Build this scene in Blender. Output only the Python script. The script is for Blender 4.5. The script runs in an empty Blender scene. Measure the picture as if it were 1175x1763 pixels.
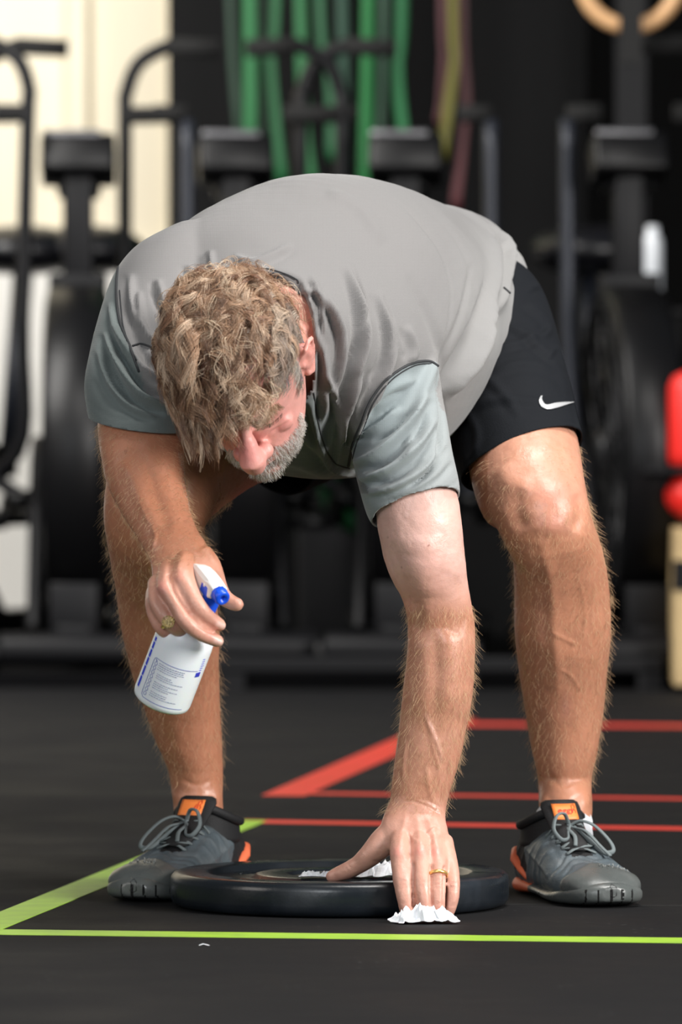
import bpy, bmesh, math, random
import numpy as np
from mathutils import Vector, Matrix
from mathutils.bvhtree import BVHTree
from mathutils import noise as mnoise

# ------------------------------------------------------------------ camera
CAM_H = 0.84
FPX = 13600.0                      # focal length in pixels of the 1175x1763 frame
PITCH = math.atan(410.5 / FPX)
scene = bpy.context.scene
C = scene.collection
cd = bpy.data.cameras.new('camera'); cam = bpy.data.objects.new('camera', cd); C.objects.link(cam)
cd.sensor_fit = 'VERTICAL'; cd.sensor_height = 36.0; cd.lens = 36.0 * FPX / 1763.0
cam.location = (0, 0, CAM_H); cam.rotation_euler = (math.pi / 2 - PITCH, 0, 0)
cd.clip_start = 0.5; cd.clip_end = 100
cd.dof.use_dof = True; cd.dof.focus_distance = 10.25; cd.dof.aperture_fstop = 5.6
scene.camera = cam
scene.view_settings.view_transform = 'Standard'; scene.view_settings.look = 'None'
scene.view_settings.gamma = 1.0; scene.view_settings.use_curve_mapping = False
scene.view_settings.exposure = 0.0

# ------------------------------------------------------------------ light
w = bpy.data.worlds.new('world'); scene.world = w; w.use_nodes = True
bg = w.node_tree.nodes['Background']; bg.inputs[0].default_value = (0.80, 0.90, 1.0, 1); bg.inputs[1].default_value = 0.115
def area(name, loc, target, sx, sy, power, col):
    l = bpy.data.lights.new(name, 'AREA'); l.shape = 'RECTANGLE'; l.size = sx; l.size_y = sy; l.energy = power; l.color = col
    o = bpy.data.objects.new(name, l); C.objects.link(o); o.location = loc
    o.rotation_euler = (Vector(target) - Vector(loc)).to_track_quat('-Z', 'Y').to_euler()
    return o
area('bay_door_daylight', (5.0, 6.6, 2.6), (0.1, 10.4, 0.5), 2.2, 2.2, 590, (1.0, 0.97, 0.94))
area('roof_skylight', (1.2, 9.6, 5.2), (0, 10.5, 0), 2.2, 2.2, 265, (1.0, 0.97, 0.93))
area('front_doorway_daylight', (-2.2, 2.2, 2.6), (0, 10.3, 0.5), 2.4, 2.4, 185, (0.93, 0.97, 1.0))
area('left_doorway_daylight', (-4.6, 8.0, 1.9), (-0.2, 10.4, 0.5), 1.8, 2.0, 42, (1.0, 0.93, 0.86))
area('back_wall_daylight', (-2.0, 14.6, 3.0), (-0.9, 18.0, 0.7), 1.4, 2.4, 210, (1.0, 0.97, 0.93))

# ------------------------------------------------------------------ helpers
cp, sp_ = math.cos(PITCH), math.sin(PITCH)
def P(px, py, Y):
    """a point of the place: where the sight line through a photo pixel reaches depth Y"""
    u = (px - 587.5) / FPX; v = (881.5 - py) / FPX
    d = Vector((u, cp + v * sp_, -sp_ + v * cp))
    t = Y / d.y
    return Vector((d.x * t, Y, CAM_H + d.z * t))
def proj(co):
    x = co[:, 0]; y = co[:, 1]; z = co[:, 2] - CAM_H
    dep = y * cp - z * sp_; up = y * sp_ + z * cp
    return 587.5 + FPX * x / dep, 881.5 - FPX * up / dep
def floorY(py):
    return FPX * CAM_H / (py - 471.0)
def S(Y): return FPX / Y                      # px per metre at a depth

class MB:
    def __init__(s): s.v = []; s.f = []
    def add(s, vs, fs):
        n = len(s.v); s.v.extend([tuple(v) for v in vs]); s.f.extend([tuple(i + n for i in f) for f in fs])
    def rings(s, rings, closed=False, cap=True):
        n = len(s.v); k = len(rings[0])
        for r in rings: s.v.extend([tuple(v) for v in r])
        m = len(rings)
        for i in range(m if closed else m - 1):
            a = n + i * k; b = n + ((i + 1) % m) * k
            for j in range(k):
                s.f.append((a + j, a + (j + 1) % k, b + (j + 1) % k, b + j))
        if cap and not closed:
            s.f.append(tuple(n + j for j in reversed(range(k)))); s.f.append(tuple(n + (m - 1) * k + j for j in range(k)))
    def box(s, c, d, M=None):
        c = Vector(c); d = Vector(d) / 2; vs = []
        for i in range(8):
            p = Vector(((1 if i & 1 else -1) * d.x, (1 if i & 2 else -1) * d.y, (1 if i & 4 else -1) * d.z))
            if M is not None: p = M @ p
            vs.append(c + p)
        s.add(vs, [(0, 2, 3, 1), (4, 5, 7, 6), (0, 1, 5, 4), (2, 6, 7, 3), (0, 4, 6, 2), (1, 3, 7, 5)])
    def tube(s, pts, r, n=10, cap=True, flat=1.0, up=None, closed=False):
        """r scalar or list; flat<1 squashes along the second axis"""
        pts = [Vector(p) for p in pts]; m = len(pts)
        rs = r if isinstance(r, (list, tuple)) else [r] * m
        rings = []; nrm = None
        for i, p in enumerate(pts):
            if closed: t = pts[(i + 1) % m] - pts[i - 1]
            else: t = pts[min(i + 1, m - 1)] - pts[max(i - 1, 0)]
            t = t.normalized() if t.length > 1e-9 else Vector((0, 0, 1))
            if up is not None: nrm = Vector(up)
            elif nrm is None: nrm = Vector((0, 0, 1)) if abs(t.z) < .9 else Vector((1, 0, 0))
            nrm = (nrm - t * nrm.dot(t)).normalized(); bi = t.cross(nrm)
            rings.append([p + nrm * math.cos(2 * math.pi * j / n) * rs[i] * flat + bi * math.sin(2 * math.pi * j / n) * rs[i] for j in range(n)])
        s.rings(rings, closed=closed, cap=cap)
    def lathe(s, prof, n=64, M=None, closed=False):
        rings = []
        for r, z in prof:
            ring = [Vector((r * math.cos(2 * math.pi * j / n), r * math.sin(2 * math.pi * j / n), z)) for j in range(n)]
            if M is not None: ring = [M @ v for v in ring]
            rings.append(ring)
        s.rings(rings, closed=closed)
    def ball(s, c, r, n=16, M=None):
        r = Vector(r) if not isinstance(r, (int, float)) else Vector((r, r, r)); rings = []
        for i in range(1, n):
            a = math.pi * i / n
            ring = []
            for j in range(2 * n):
                b = 2 * math.pi * j / (2 * n)
                p = Vector((r.x * math.sin(a) * math.cos(b), r.y * math.sin(a) * math.sin(b), -r.z * math.cos(a)))
                if M is not None: p = M @ p
                ring.append(Vector(c) + p)
            rings.append(ring)
        s.rings(rings)
    def mesh(s, name):
        me = bpy.data.meshes.new(name); me.from_pydata(s.v, [], s.f); me.update(); return me
    def build(s, name, mat, parent=None, smooth=True, fix=True, bevel=0):
        me = s.mesh(name)
        if fix:
            bm = bmesh.new(); bm.from_mesh(me); bmesh.ops.recalc_face_normals(bm, faces=bm.faces); bm.to_mesh(me); bm.free()
        me.shade_smooth() if smooth else me.shade_flat()
        o = bpy.data.objects.new(name, me); C.objects.link(o)
        if mat: me.materials.append(mat)
        if parent: o.parent = parent
        if bevel:
            b = o.modifiers.new('bevel', 'BEVEL'); b.width = bevel; b.segments = 2; b.limit_method = 'ANGLE'
        return o

def catmull(P0, sub=6, closed=False):
    """P0: array (n,k) -> smoothed dense array"""
    A = np.array(P0, dtype=float); n = len(A); out = []
    rng = n if closed else n - 1
    for i in range(rng):
        if closed: p0, p1, p2, p3 = A[(i - 1) % n], A[i], A[(i + 1) % n], A[(i + 2) % n]
        else: p0, p1, p2, p3 = A[max(i - 1, 0)], A[i], A[i + 1], A[min(i + 2, n - 1)]
        for k in range(sub):
            t = k / sub
            out.append(.5 * ((2 * p1) + (-p0 + p2) * t + (2 * p0 - 5 * p1 + 4 * p2 - p3) * t * t + (-p0 + 3 * p1 - 3 * p2 + p3) * t ** 3))
    if not closed: out.append(A[-1])
    return np.array(out)

def limb(mb, st, n=28, sub=6, caps=True):
    """stations (xl,yl, xr,yr, Y, depth_ratio[, dY right-left]): an organic tube whose two outlines pass the given points"""
    st = [tuple(s) + (0.0,) * (7 - len(s)) for s in st]
    D = catmull(st, sub)
    cs = []; As = []
    for s in D:
        l = P(s[0], s[1], s[4] - s[6] / 2); r = P(s[2], s[3], s[4] + s[6] / 2)
        cs.append((l + r) / 2); As.append((r - l) / 2)
    rings = []
    for i, s in enumerate(D):
        ax = (cs[min(i + 1, len(cs) - 1)] - cs[max(i - 1, 0)]).normalized()
        a = As[i]; b = ax.cross(a).normalized() * a.length * s[5]
        rings.append([cs[i] + a * math.cos(2 * math.pi * j / n) + b * math.sin(2 * math.pi * j / n) for j in range(n)])
    if caps:
        def shrink(ring, c, d):
            r0 = (ring[0] - c).length; out = []
            for k in (1, 2, 3, 4):
                a = k * math.pi / 2 / 4.3
                out.append([c + d * r0 * math.sin(a) * .6 + (v - c) * math.cos(a) for v in ring])
            return out
        d0 = (cs[0] - cs[1]).normalized(); d1 = (cs[-1] - cs[-2]).normalized()
        rings = list(reversed(shrink(rings[0], cs[0], d0))) + rings + shrink(rings[-1], cs[-1], d1)
    mb.rings(rings)

def finger(mb, pts, n=16, sub=5, flat=1.0, up=None):
    """pts (px,py,Y,r_px)"""
    D = catmull(pts, sub)
    ps = [P(d[0], d[1], d[2]) for d in D]; rs = [d[3] / S(d[2]) for d in D]
    # rounded ends
    d1 = (ps[-1] - ps[-3]).normalized(); r1 = rs[-1]
    for k in (1, 2, 3, 4):
        a = k * math.pi / 2 / 4.4; ps.append(ps[len(D) - 1] + d1 * r1 * math.sin(a)); rs.append(r1 * math.cos(a))
    mb.tube(ps, rs, n, flat=flat, up=up)

def sections(mb, secs, n=40, sub=5, pw=2.0):
    """(Y, cx, cy, a, b, rot_deg) ellipses in photo pixels at depth Y"""
    D = catmull(secs, sub); rings = []
    for Y, cx, cy, a, b, rot in D:
        cr, sr = math.cos(math.radians(rot)), math.sin(math.radians(rot)); ring = []
        for j in range(n):
            t = 2 * math.pi * j / n; ct, stt = math.cos(t), math.sin(t)
            u = a * math.copysign(abs(ct) ** (2 / pw), ct); v = b * math.copysign(abs(stt) ** (2 / pw), stt)
            ring.append(P(cx + u * cr - v * sr, cy + u * sr + v * cr, Y))
        rings.append(ring)
    mb.rings(rings)

def remesh(mb, voxel, smooth=6, factor=.5):
    me = mb.mesh('tmp')
    bm = bmesh.new(); bm.from_mesh(me); bmesh.ops.recalc_face_normals(bm, faces=bm.faces); bm.to_mesh(me); bm.free()
    o = bpy.data.objects.new('tmp', me); C.objects.link(o)
    m = o.modifiers.new('r', 'REMESH'); m.mode = 'VOXEL'; m.voxel_size = voxel
    if smooth:
        s = o.modifiers.new('s', 'SMOOTH'); s.iterations = smooth; s.factor = factor
    dg = bpy.context.evaluated_depsgraph_get(); dg.update()
    out = bpy.data.meshes.new_from_object(o.evaluated_get(dg))
    bpy.data.objects.remove(o); return out

def get_co(me):
    a = np.empty(len(me.vertices) * 3); me.vertices.foreach_get('co', a); return a.reshape(-1, 3)
def set_co(me, a): me.vertices.foreach_set('co', a.ravel()); me.update()
def get_n(me):
    a = np.empty(len(me.vertices) * 3); me.vertices.foreach_get('normal', a); return a.reshape(-1, 3)

def dist_poly(px, py, pts, smooth=True):
    """distance in px to a smoothed polyline, and its 0..1 parameter"""
    A = catmull(pts, 4) if smooth and len(pts) > 2 else np.array(pts, float)
    best = np.full(px.shape, 1e9); par = np.zeros(px.shape); side = np.zeros(px.shape)
    L = len(A) - 1
    for i in range(L):
        a = A[i]; d = A[i + 1] - a; q = d @ d + 1e-9
        t = np.clip(((px - a[0]) * d[0] + (py - a[1]) * d[1]) / q, 0, 1)
        ex = px - a[0] - t * d[0]; ey = py - a[1] - t * d[1]
        dd = np.hypot(ex, ey); m = dd < best
        best[m] = dd[m]; par[m] = ((i + t) / L)[m]; side[m] = np.sign(d[0] * ey - d[1] * ex)[m]
    return best, par, side

class Sculpt:
    def __init__(s, me, yr=None):
        s.me = me; s.co = get_co(me); s.n = get_n(me); s.px, s.py = proj(s.co)
        v = np.array([0, 0, CAM_H]) - s.co; v /= np.linalg.norm(v, axis=1)[:, None]
        s.face = np.clip((s.n * v).sum(1) * 2.2, 0, 1); s.d = np.zeros(len(s.co)); s.ext = np.ones(len(s.co), bool)
        s.col = None
    def sel(s, pts, w, Y):
        xs = [p[0] for p in pts]; ys = [p[1] for p in pts]
        m = (s.px > min(xs) - 4 * w) & (s.px < max(xs) + 4 * w) & (s.py > min(ys) - 4 * w) & (s.py < max(ys) + 4 * w)
        if Y: m &= (s.co[:, 1] > Y[0]) & (s.co[:, 1] < Y[1])
        return np.nonzero(m & (s.face > 0))[0]
    def line(s, pts, w, h, Y=None, fold=0.0, taper=True):
        """a ridge (h>0) or crease (h<0), width w px, height h metres; fold adds a matching hollow beside it"""
        i = s.sel(pts, w, Y)
        if not len(i): return
        d, t, sd = dist_poly(s.px[i], s.py[i], pts)
        k = np.exp(-(d / w) ** 2)
        if fold: k = k - fold * np.exp(-((d - 1.7 * w) / w) ** 2) * (sd > 0)
        if taper: k = k * np.clip(np.sin(np.pi * np.clip(t, .0, 1)) * 1.6, 0, 1)
        s.d[i] += h * k * s.face[i]
    def spot(s, x, y, rx, ry, h, Y=None, rot=0):
        i = s.sel([(x, y)], max(rx, ry), Y)
        c, q = math.cos(math.radians(rot)), math.sin(math.radians(rot))
        u = (s.px[i] - x) * c + (s.py[i] - y) * q; v = -(s.px[i] - x) * q + (s.py[i] - y) * c
        s.d[i] += h * np.exp(-(u / rx) ** 2 - (v / ry) ** 2) * s.face[i]
    def tint(s, x, y, rx, ry, col, k, Y=None, rot=0):
        i = s.sel([(x, y)], max(rx, ry), Y)
        c, q = math.cos(math.radians(rot)), math.sin(math.radians(rot))
        u = (s.px[i] - x) * c + (s.py[i] - y) * q; v = -(s.px[i] - x) * q + (s.py[i] - y) * c
        a = (k * np.exp(-(u / rx) ** 2 - (v / ry) ** 2))[:, None]
        s.col[i, :3] = s.col[i, :3] * (1 - a) + np.array(col) * a
    def tline(s, pts, w, col, k, Y=None):
        i = s.sel(pts, w, Y)
        if not len(i): return
        d, t, sd = dist_poly(s.px[i], s.py[i], pts)
        a = (k * np.exp(-(d / w) ** 2))[:, None]
        s.col[i, :3] = s.col[i, :3] * (1 - a) + np.array(col) * a
    def apply(s):
        set_co(s.me, s.co + s.n * s.d[:, None])
        if s.col is not None:
            at = s.me.color_attributes.new('tint', 'FLOAT_COLOR', 'POINT'); at.data.foreach_set('color', s.col.ravel().astype(np.float32))

def link(name, me, mat, parent=None):
    o = bpy.data.objects.new(name, me); C.objects.link(o)
    mats = mat if isinstance(mat, (list, tuple)) else [mat]
    me.materials.clear()
    for m in mats: me.materials.append(m)
    me.shade_smooth()
    if parent: adopt(o, parent)
    return o
def adopt(o, parent):
    o.parent = parent
    o.matrix_parent_inverse = Matrix.Identity(4)
    if parent.type == 'EMPTY': o.matrix_parent_inverse = parent.matrix_basis.inverted()
def tag(o, label=None, cat=None, group=None, kind=None):
    if label: o['label'] = label
    if cat: o['category'] = cat
    if group: o['group'] = group
    if kind: o['kind'] = kind
    return o
def empty(name, loc, rz=0, label=None, cat=None, group=None):
    o = bpy.data.objects.new(name, None); C.objects.link(o); o.location = loc; o.rotation_euler = (0, 0, rz); o.empty_display_size = .05
    return tag(o, label, cat, group)
def BP(mb, name, mat, root, **k):
    """build with world coordinates under an Empty"""
    o = mb.build(name, mat, None, **k); adopt(o, root); return o

# ------------------------------------------------------------------ materials
def mat(name, col, rough=.5, metal=0, spec=.5, bump=None, mix=None, sss=0, coat=0, trans=0, emis=None, attr=None, sheen=0, rvar=None, alpha=None):
    m = bpy.data.materials.new(name); m.use_nodes = True; nt = m.node_tree; N = nt.nodes; L = nt.links
    b = N['Principled BSDF']; b.inputs['Base Color'].default_value = (*col, 1); b.inputs['Roughness'].default_value = rough
    b.inputs['Metallic'].default_value = metal; b.inputs['Specular IOR Level'].default_value = spec
    b.inputs['Coat Weight'].default_value = coat; b.inputs['Transmission Weight'].default_value = trans
    b.inputs['Sheen Weight'].default_value = sheen
    if alpha is not None: b.inputs['Alpha'].default_value = alpha
    if sss:
        b.inputs['Subsurface Weight'].default_value = sss; b.inputs['Subsurface Radius'].default_value = (1, .35, .2); b.inputs['Subsurface Scale'].default_value = .006
    if emis: b.inputs['Emission Color'].default_value = (*emis[:3], 1); b.inputs['Emission Strength'].default_value = emis[3]
    tc = N.new('ShaderNodeTexCoord'); src = None
    if attr:
        a = N.new('ShaderNodeAttribute'); a.attribute_name = attr; src = a.outputs['Color']; L.new(src, b.inputs['Base Color'])
    if mix:                                    # (colour, scale, contrast lo, hi)
        nz = N.new('ShaderNodeTexNoise'); nz.inputs['Scale'].default_value = mix[1]; nz.inputs['Detail'].default_value = 6
        L.new(tc.outputs['Object'], nz.inputs['Vector'])
        rp = N.new('ShaderNodeMapRange'); rp.inputs['From Min'].default_value = mix[2]; rp.inputs['From Max'].default_value = mix[3]
        if len(mix) > 4: rp.inputs['To Max'].default_value = mix[4]
        L.new(nz.outputs['Fac'], rp.inputs['Value'])
        mx = N.new('ShaderNodeMix'); mx.data_type = 'RGBA'; L.new(rp.outputs[0], mx.inputs['Factor'])
        if src: L.new(src, mx.inputs['A'])
        else: mx.inputs['A'].default_value = (*col, 1)
        mx.inputs['B'].default_value = (*mix[0], 1); L.new(mx.outputs['Result'], b.inputs['Base Color'])
    if rvar:
        nz = N.new('ShaderNodeTexNoise'); nz.inputs['Scale'].default_value = rvar[0]; nz.inputs['Detail'].default_value = 5
        L.new(tc.outputs['Object'], nz.inputs['Vector'])
        rp = N.new('ShaderNodeMapRange'); rp.inputs['From Min'].default_value = .35; rp.inputs['From Max'].default_value = .65
        rp.inputs['To Min'].default_value = rvar[1]; rp.inputs['To Max'].default_value = rvar[2]
        L.new(nz.outputs['Fac'], rp.inputs['Value']); L.new(rp.outputs[0], b.inputs['Roughness'])
    if bump:                                   # list of (scale, strength, distance)
        prev = None
        for kind, sc, st, di in bump:
            if kind == 'noise':
                t = N.new('ShaderNodeTexNoise'); t.inputs['Detail'].default_value = 5; t.inputs['Scale'].default_value = sc; o = t.outputs['Fac']; L.new(tc.outputs['Object'], t.inputs['Vector'])
            elif kind == 'voro':
                t = N.new('ShaderNodeTexVoronoi'); t.inputs['Scale'].default_value = sc; o = t.outputs['Distance']; L.new(tc.outputs['Object'], t.inputs['Vector'])
            elif kind == 'knit':
                t1 = N.new('ShaderNodeTexWave'); t1.wave_type = 'BANDS'; t1.bands_direction = 'X'; t1.inputs['Scale'].default_value = sc; L.new(tc.outputs['Object'], t1.inputs['Vector'])
                t2 = N.new('ShaderNodeTexWave'); t2.wave_type = 'BANDS'; t2.bands_direction = 'Z'; t2.inputs['Scale'].default_value = sc; L.new(tc.outputs['Object'], t2.inputs['Vector'])
                mm = N.new('ShaderNodeMath'); mm.operation = 'MULTIPLY'; L.new(t1.outputs['Fac'], mm.inputs[0]); L.new(t2.outputs['Fac'], mm.inputs[1]); o = mm.outputs[0]
            bp = N.new('ShaderNodeBump'); bp.inputs['Strength'].default_value = st; bp.inputs['Distance'].default_value = di
            L.new(o, bp.inputs['Height'])
            if prev: L.new(prev.outputs[0], bp.inputs['Normal'])
            prev = bp
        L.new(prev.outputs[0], b.inputs['Normal'])
    return m
# ------------------------------------------------------------------ the place: floor, walls, tapes
M = {}
M['rubber'] = mat('black_rubber_floor', (.011, .011, .012), .82, spec=.16, bump=[('noise', 900, .35, .002), ('noise', 60, .2, .004)], rvar=(3, .68, .9))
# pale rubber crumbs pressed into the floor
nt = M['rubber'].node_tree; N = nt.nodes; L = nt.links
tc = N.new('ShaderNodeTexCoord'); vo = N.new('ShaderNodeTexVoronoi'); vo.inputs['Scale'].default_value = 42; L.new(tc.outputs['Object'], vo.inputs['Vector'])
cr = N.new('ShaderNodeMapRange'); cr.inputs['From Min'].default_value = .12; cr.inputs['From Max'].default_value = .07; L.new(vo.outputs['Distance'], cr.inputs['Value'])
nz = N.new('ShaderNodeTexNoise'); nz.inputs['Scale'].default_value = 4; nz.inputs['Detail'].default_value = 8; L.new(tc.outputs['Object'], nz.inputs['Vector'])
n2 = N.new('ShaderNodeMapRange'); n2.inputs['From Min'].default_value = .5; n2.inputs['From Max'].default_value = .8; n2.inputs['To Max'].default_value = .5; L.new(nz.outputs['Fac'], n2.inputs['Value'])
mu = N.new('ShaderNodeMath'); mu.operation = 'MULTIPLY'; L.new(cr.outputs[0], mu.inputs[0]); L.new(n2.outputs[0], mu.inputs[1])
mx = N.new('ShaderNodeMix'); mx.data_type = 'RGBA'; mx.inputs['A'].default_value = (.0080, .0080, .0088, 1); mx.inputs['B'].default_value = (.35, .35, .36, 1); L.new(mu.outputs[0], mx.inputs['Factor'])
L.new(mx.outputs['Result'], N['Principled BSDF'].inputs['Base Color'])
M['crack'] = mat('floor_joint', (.003, .003, .003), 1)
M['black_wall'] = mat('black_wall_panel', (.0085, .0085, .0088), .8, spec=.12, bump=[('noise', 30, .1, .003)])
M['cream'] = mat('cream_metal_siding', (.80, .72, .55), .5, bump=[('noise', 5, .1, .01)])
M['white_paint'] = mat('white_lower_wall', (.80, .78, .73), .5)
M['grey_ceiling'] = mat('dark_roof', (.05, .05, .05), .9)
M['tape_green'] = mat('yellow_green_tape', (.36, .62, .045), .45, bump=[('noise', 60, .3, .002)], mix=((.30, .52, .06), 20, .4, .7))
M['tape_red'] = mat('red_orange_tape', (.72, .060, .034), .45, bump=[('noise', 60, .3, .002)], mix=((.80, .06, .045), 9, .4, .7))

def struct(mb, name, m, **k):
    o = mb.build(name, m, None, **k); o['kind'] = 'structure'; return o
# floor: rubber tiles with fine joints, as one slab cut along the joints the photo shows
fl = MB(); fl.box((0, 11, -.02), (14, 22, .04)); struct(fl, 'floor', M['rubber'], smooth=False)
def strip_pts(pts, w0, w1=None, z=.0006):
    pts = [Vector((p[0], p[1], 0)) for p in pts]; w1 = w1 or w0; L_, R_ = [], []
    for i, p in enumerate(pts):
        t = (pts[min(i + 1, len(pts) - 1)] - pts[max(i - 1, 0)]).normalized(); n_ = Vector((-t.y, t.x, 0)); w_ = (w0 + (w1 - w0) * i / (len(pts) - 1)) / 2
        L_.append(p + n_ * w_); R_.append(p - n_ * w_)
    return L_, R_
def tape(name, a, b, w, m, label, z=.0005, nseg=40, group=None, cut=(0, 0)):
    A = P(a[0], a[1], floorY(a[1])); B = P(b[0], b[1], floorY(b[1])); rng = random.Random(int(a[0] * 7 + b[1]))
    pts = [A.lerp(B, i / nseg) for i in range(nseg + 1)]
    L_, R_ = strip_pts(pts, w)
    t = (B - A).normalized()
    L_[0] += t * cut[0]; L_[-1] += t * cut[1]
    mb = MB(); rings = []
    for l, r in zip(L_, R_):
        j = Vector((0, rng.uniform(-.0012, .0012), 0)); j2 = Vector((0, rng.uniform(-.0012, .0012), 0))
        rings.append([l + j + Vector((0, 0, z)), r + j2 + Vector((0, 0, z)), r + j2 + Vector((0, 0, -.0002)), l + j + Vector((0, 0, -.0002))])
    mb.rings(rings)
    o = mb.build(name, m, None, smooth=False); tag(o, label, 'floor tape', 'tape marking out the squares on the floor'); return o
tape('floor_tape', (-260, 1603.5), (1420, 1624.5), .078, M['tape_green'], 'thin yellow-green tape line across the floor in front of the plate')
tape('floor_tape', (-60, 1612), (428, 1414), .058, M['tape_green'], 'slanting yellow-green tape strip passing behind the shoe at left', z=.0008)
tape('floor_tape', (414, 1415), (1420, 1432), .062, M['tape_red'], 'nearest thin red tape line, just behind the shoes, joining the green strip', z=.0005)
tape('floor_tape', (490, 1366), (1420, 1380), .052, M['tape_red'], 'thin red tape line starting at the pointed red corner', z=.0005)
tape('floor_tape', (488, 1371), (790, 1239), .070, M['tape_red'], 'slanting wide red tape strip on the floor beside the wiping forearm', z=.0008)
tape('floor_tape', (760, 1247), (1420, 1253), .105, M['tape_red'], 'farthest red tape line on the floor, beyond the leg at right', z=.0005)
def joint(a, b, w):
    A = P(a[0], a[1], floorY(a[1])); B = P(b[0], b[1], floorY(b[1])); L_, R_ = strip_pts([A, B], w)
    j = MB(); j.rings([[L_[k] + Vector((0, 0, .0003)), R_[k] + Vector((0, 0, .0003)), R_[k] - Vector((0, 0, .001)), L_[k] - Vector((0, 0, .001))] for k in (0, 1)])
    struct(j, 'trim_%d' % next(trim_n), M['crack'], smooth=False)
import itertools
trim_n = itertools.count(1)
joint((-200, 1441), (300, 1444), .010); joint((560, 1556), (1400, 1563), .009); joint((-300, 1330), (1500, 1342), .008)

YW = 18.0
wl = MB(); ribs = []                                    # corrugated cream siding, left of the black panels
def zat(py, Y): return P(0, py, Y).z
x = -5.2; prof = []
while x < P(340, 0, YW).x:
    for dx, dy in ((0, 0), (.10, 0), (.115, -.035), (.155, -.035), (.17, 0)):
        prof.append((x + dx, YW + dy))
    x += .235
prof = [p for p in prof if p[0] < P(340, 0, YW).x]
zs = zat(430, YW)
wl.rings([[Vector((px_, y_, z_)) for px_, y_ in prof] + [Vector((prof[-1][0], YW + .1, z_)), Vector((prof[0][0], YW + .1, z_))] for z_ in (zs, 4.2)], cap=True)
struct(wl, 'wall_back', M['cream'], smooth=False)
w2 = MB(); w2.box(((-5.2 + P(340, 0, YW).x) / 2, YW + .01, zs / 2), (P(340, 0, YW).x + 5.2, .1, zs))
struct(w2, 'baseboard_back', M['white_paint'], smooth=False)
xb = P(289, 0, 17.7).x
w3 = MB(); w3.box(((xb + P(1010, 0, 17.7).x) / 2, 17.85, 2.1), (P(1010, 0, 17.7).x - xb, .25, 4.2)); struct(w3, 'wall_black', M['black_wall'], smooth=False)
w4 = MB(); w4.box((3.0, 18.3, 2.1), (6.0, .2, 4.2)); struct(w4, 'wall_far', mat('black_far_wall', (.004, .004, .004), .9, spec=.1), smooth=False)
# ------------------------------------------------------------------ the person
TAN = (.50, .212, .122); PALE = (.76, .47, .40); RED = (.70, .26, .22); PINK = (.66, .35, .27); FACE = (.76, .36, .31)
M['skin'] = mat('skin', (1, 1, 1), .48, spec=.6, sss=.10, attr='tint', bump=[('noise', 900, .22, .0012), ('noise', 160, .22, .003)], mix=((.40, .17, .11), 60, .50, .80, .35), rvar=(35, .27, .50))
# head frame: x = his left, y = forward, z = crown
hx = Vector((.970, -.196, .144)); hz = Vector((-.243, -.819, .520)); hy = Vector((.016, -.539, -.842))
hy = (hy - hx * hy.dot(hx)).normalized(); hz = (hz - hx * hz.dot(hx) - hy * hz.dot(hy)).normalized()
HS = 0.98; HC = P(420, 640, 10.05)
def H(x, y, z): return HC + (hx * x + hy * y + hz * z) * HS
HR = Matrix((hx, hy, hz)).transposed().to_3x3(); HM = HR * HS

body = MB()
# legs (image right = his left leg)
limb(body, [(750, 500, 890, 520, 11.0, .8), (755, 570, 930, 560, 10.92, .9), (780, 680, 968, 640, 10.80, .92), (800, 750, 990, 725, 10.70, .95), (812, 830, 1003, 800, 10.60, .95),
            (830, 880, 1013, 858, 10.56, .92), (858, 912, 1024, 905, 10.55, .92), (881, 955, 1038, 950, 10.58, .95), (886, 1010, 1049, 1005, 10.62, 1.0), (886, 1080, 1053, 1080, 10.65, 1.02),
            (893, 1150, 1047, 1150, 10.68, 1.05), (904, 1220, 1040, 1220, 10.70, 1.1), (916, 1290, 1030, 1290, 10.71, 1.15), (927, 1345, 1019, 1345, 10.715, 1.2), (928, 1390, 1021, 1390, 10.695, 1.15), (932, 1425, 1018, 1425, 10.675, 1.1)], n=40)
# image left = his right leg
limb(body, [(470, 510, 560, 720, 10.98, .9), (400, 560, 520, 800, 10.86, .9), (320, 640, 445, 832, 10.72, .95), (235, 700, 378, 878, 10.58, 1.0), (190, 790, 352, 908, 10.50, 1.0), (181, 868, 350, 925, 10.50, .95), (188, 935, 354, 960, 10.56, .95),
            (198, 1005, 366, 1005, 10.63, 1.0), (209, 1080, 378, 1080, 10.68, 1.02), (226, 1150, 377, 1150, 10.72, 1.05), (246, 1210, 379, 1210, 10.75, 1.08), (265, 1265, 382, 1265, 10.77, 1.1), (288, 1320, 384, 1320, 10.785, 1.15), (297, 1372, 384, 1372, 10.785, 1.15), (300, 1422, 384, 1422, 10.765, 1.1)], n=40)
# torso inside the shirt, neck
sections(body, [(11.08, 760, 560, 130, 130, 0), (11.0, 745, 560, 150, 150, 0), (10.85, 705, 550, 165, 175, 0), (10.65, 625, 555, 200, 205, 8), (10.45, 550, 560, 210, 215, 18), (10.33, 490, 560, 195, 165, 25), (10.24, 475, 572, 130, 110, 25), (10.19, 465, 580, 80, 90, 20)], n=48)
neck = [(486, 556, 10.36, 70), (466, 590, 10.22, 68), (455, 625, 10.14, 68), (446, 660, 10.10, 64)]
finger(body, neck, n=32)
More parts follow.
